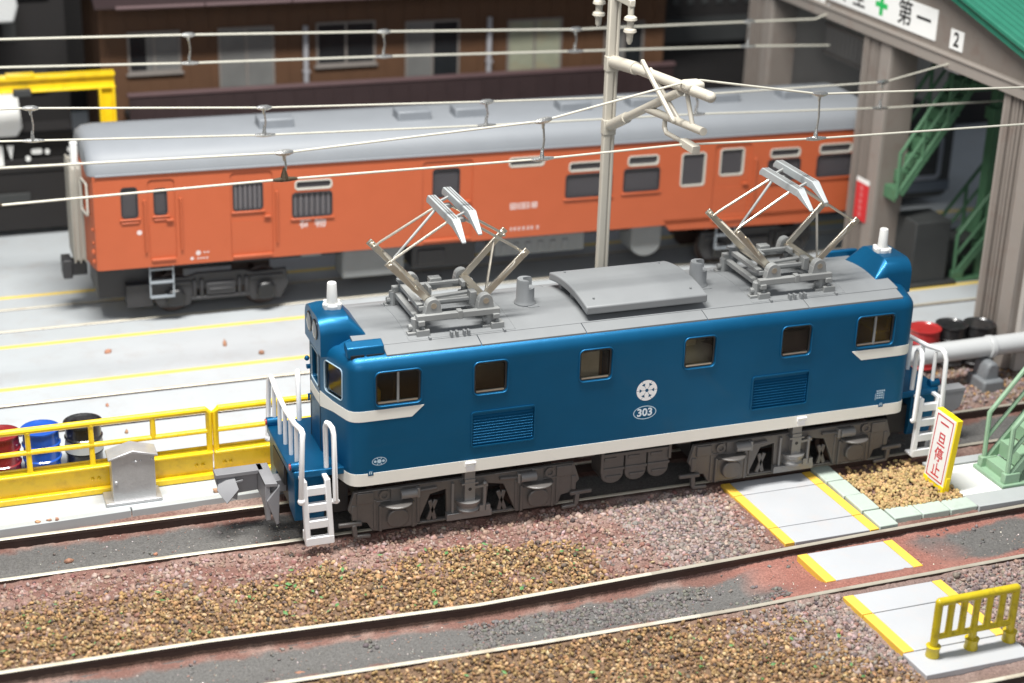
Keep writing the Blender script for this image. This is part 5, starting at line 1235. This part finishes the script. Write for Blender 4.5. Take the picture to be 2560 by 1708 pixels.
q = MB(); q.box(-6, .18, -.16, .16, 4.56, 4.66); q.box(-6, .18, -.16, .16, 4.24, 4.30); q.box(-6, .17, -.05, .05, 4.28, 4.58); q.box(-2.5, -1.8, -.18, .18, 4.64, 4.70); q.build('beam', m_yellow, g, bevel=.015)
q = MB()
q.box(-.24, -.18, -.16, .16, 0, 4.26); q.box(.10, .16, -.16, .16, 0, 4.26); q.box(-.2, .12, -.05, .05, 0, 4.26); q.build('post', m_yellow, g, bevel=.015)
q = MB(); q.box(-5.9, -5.6, -.16, .16, 0, 4.26); q.build('post', m_yellow, g, bevel=.015)
q = MB(); q.box(-2.36, -1.92, -.22, .22, 4.16, 4.34); q.build('trolley', m_dkgrey, g, bevel=.02)
wg = thing('wagon', 'black wagon with a white block cab under the yellow portal frame at the left edge', 'wagon', (-11.0, 17.9, 0))
q = MB(); q.box(-4, 2.9, -.4, 1.0, .15, 2.1); q.box(-4, 2.7, -.45, -.4, 1.75, 1.95); q.box(-4, 2.85, -.3, .9, 2.1, 2.75); q.build('body', m_dkwall, wg, bevel=.04)
q = MB(); q.prism([(-1.2, 2.72), (1.40, 2.72), (1.55, 2.95), (1.48, 3.95), (-1.2, 3.95)], 'xz', -.42, .5); q.build('cab', m_signw, wg, bevel=.06)
q = MB(); q.box(.65, 1.0, -.45, -.3, 1.95, 2.5); q.prism([(1.1, 2.5), (1.28, 2.5), (1.2, 2.1)], 'xz', -.45, -.4)
for x, z, sx in ((1.85, 2.3, .14), (2.12, 2.28, .06), (1.62, 2.12, .06), (2.7, 2.3, .06), (2.62, 2.05, .07)): q.prism(rrect(x-sx, x+sx, z-.07, z+.07, .05, 3), 'xz', -.46, -.4)
q.split('white_fitting', m_signw, wg, bevel=.01)
q = MB(); q.box(-4, 1.6, -.5, -.4, .95, 1.2); q.build('sheen_strip', m_dkgrey, wg, bevel=.02)  # plain strip standing in for the blue-grey sheen on the wagon side
tk = thing('pale_tank', 'pale box at the top left corner high on the dark building', 'tank', (-9.9, 20.2, 5.2))
q = MB(); q.prism([(-1.2, .0), (.62, .0), (.75, .45), (.6, 1.4), (-1.2, 1.4)], 'xz', -.4, .4); q.build('box', m_pvc, tk, bevel=.08)
q = MB(); q.box(-70, 70, 30, 30.5, -1, 22); lab(q.build('backdrop_wall', m_dkwall, smooth=False), 'dark wall of the room far behind the layout', None, None, 'structure')
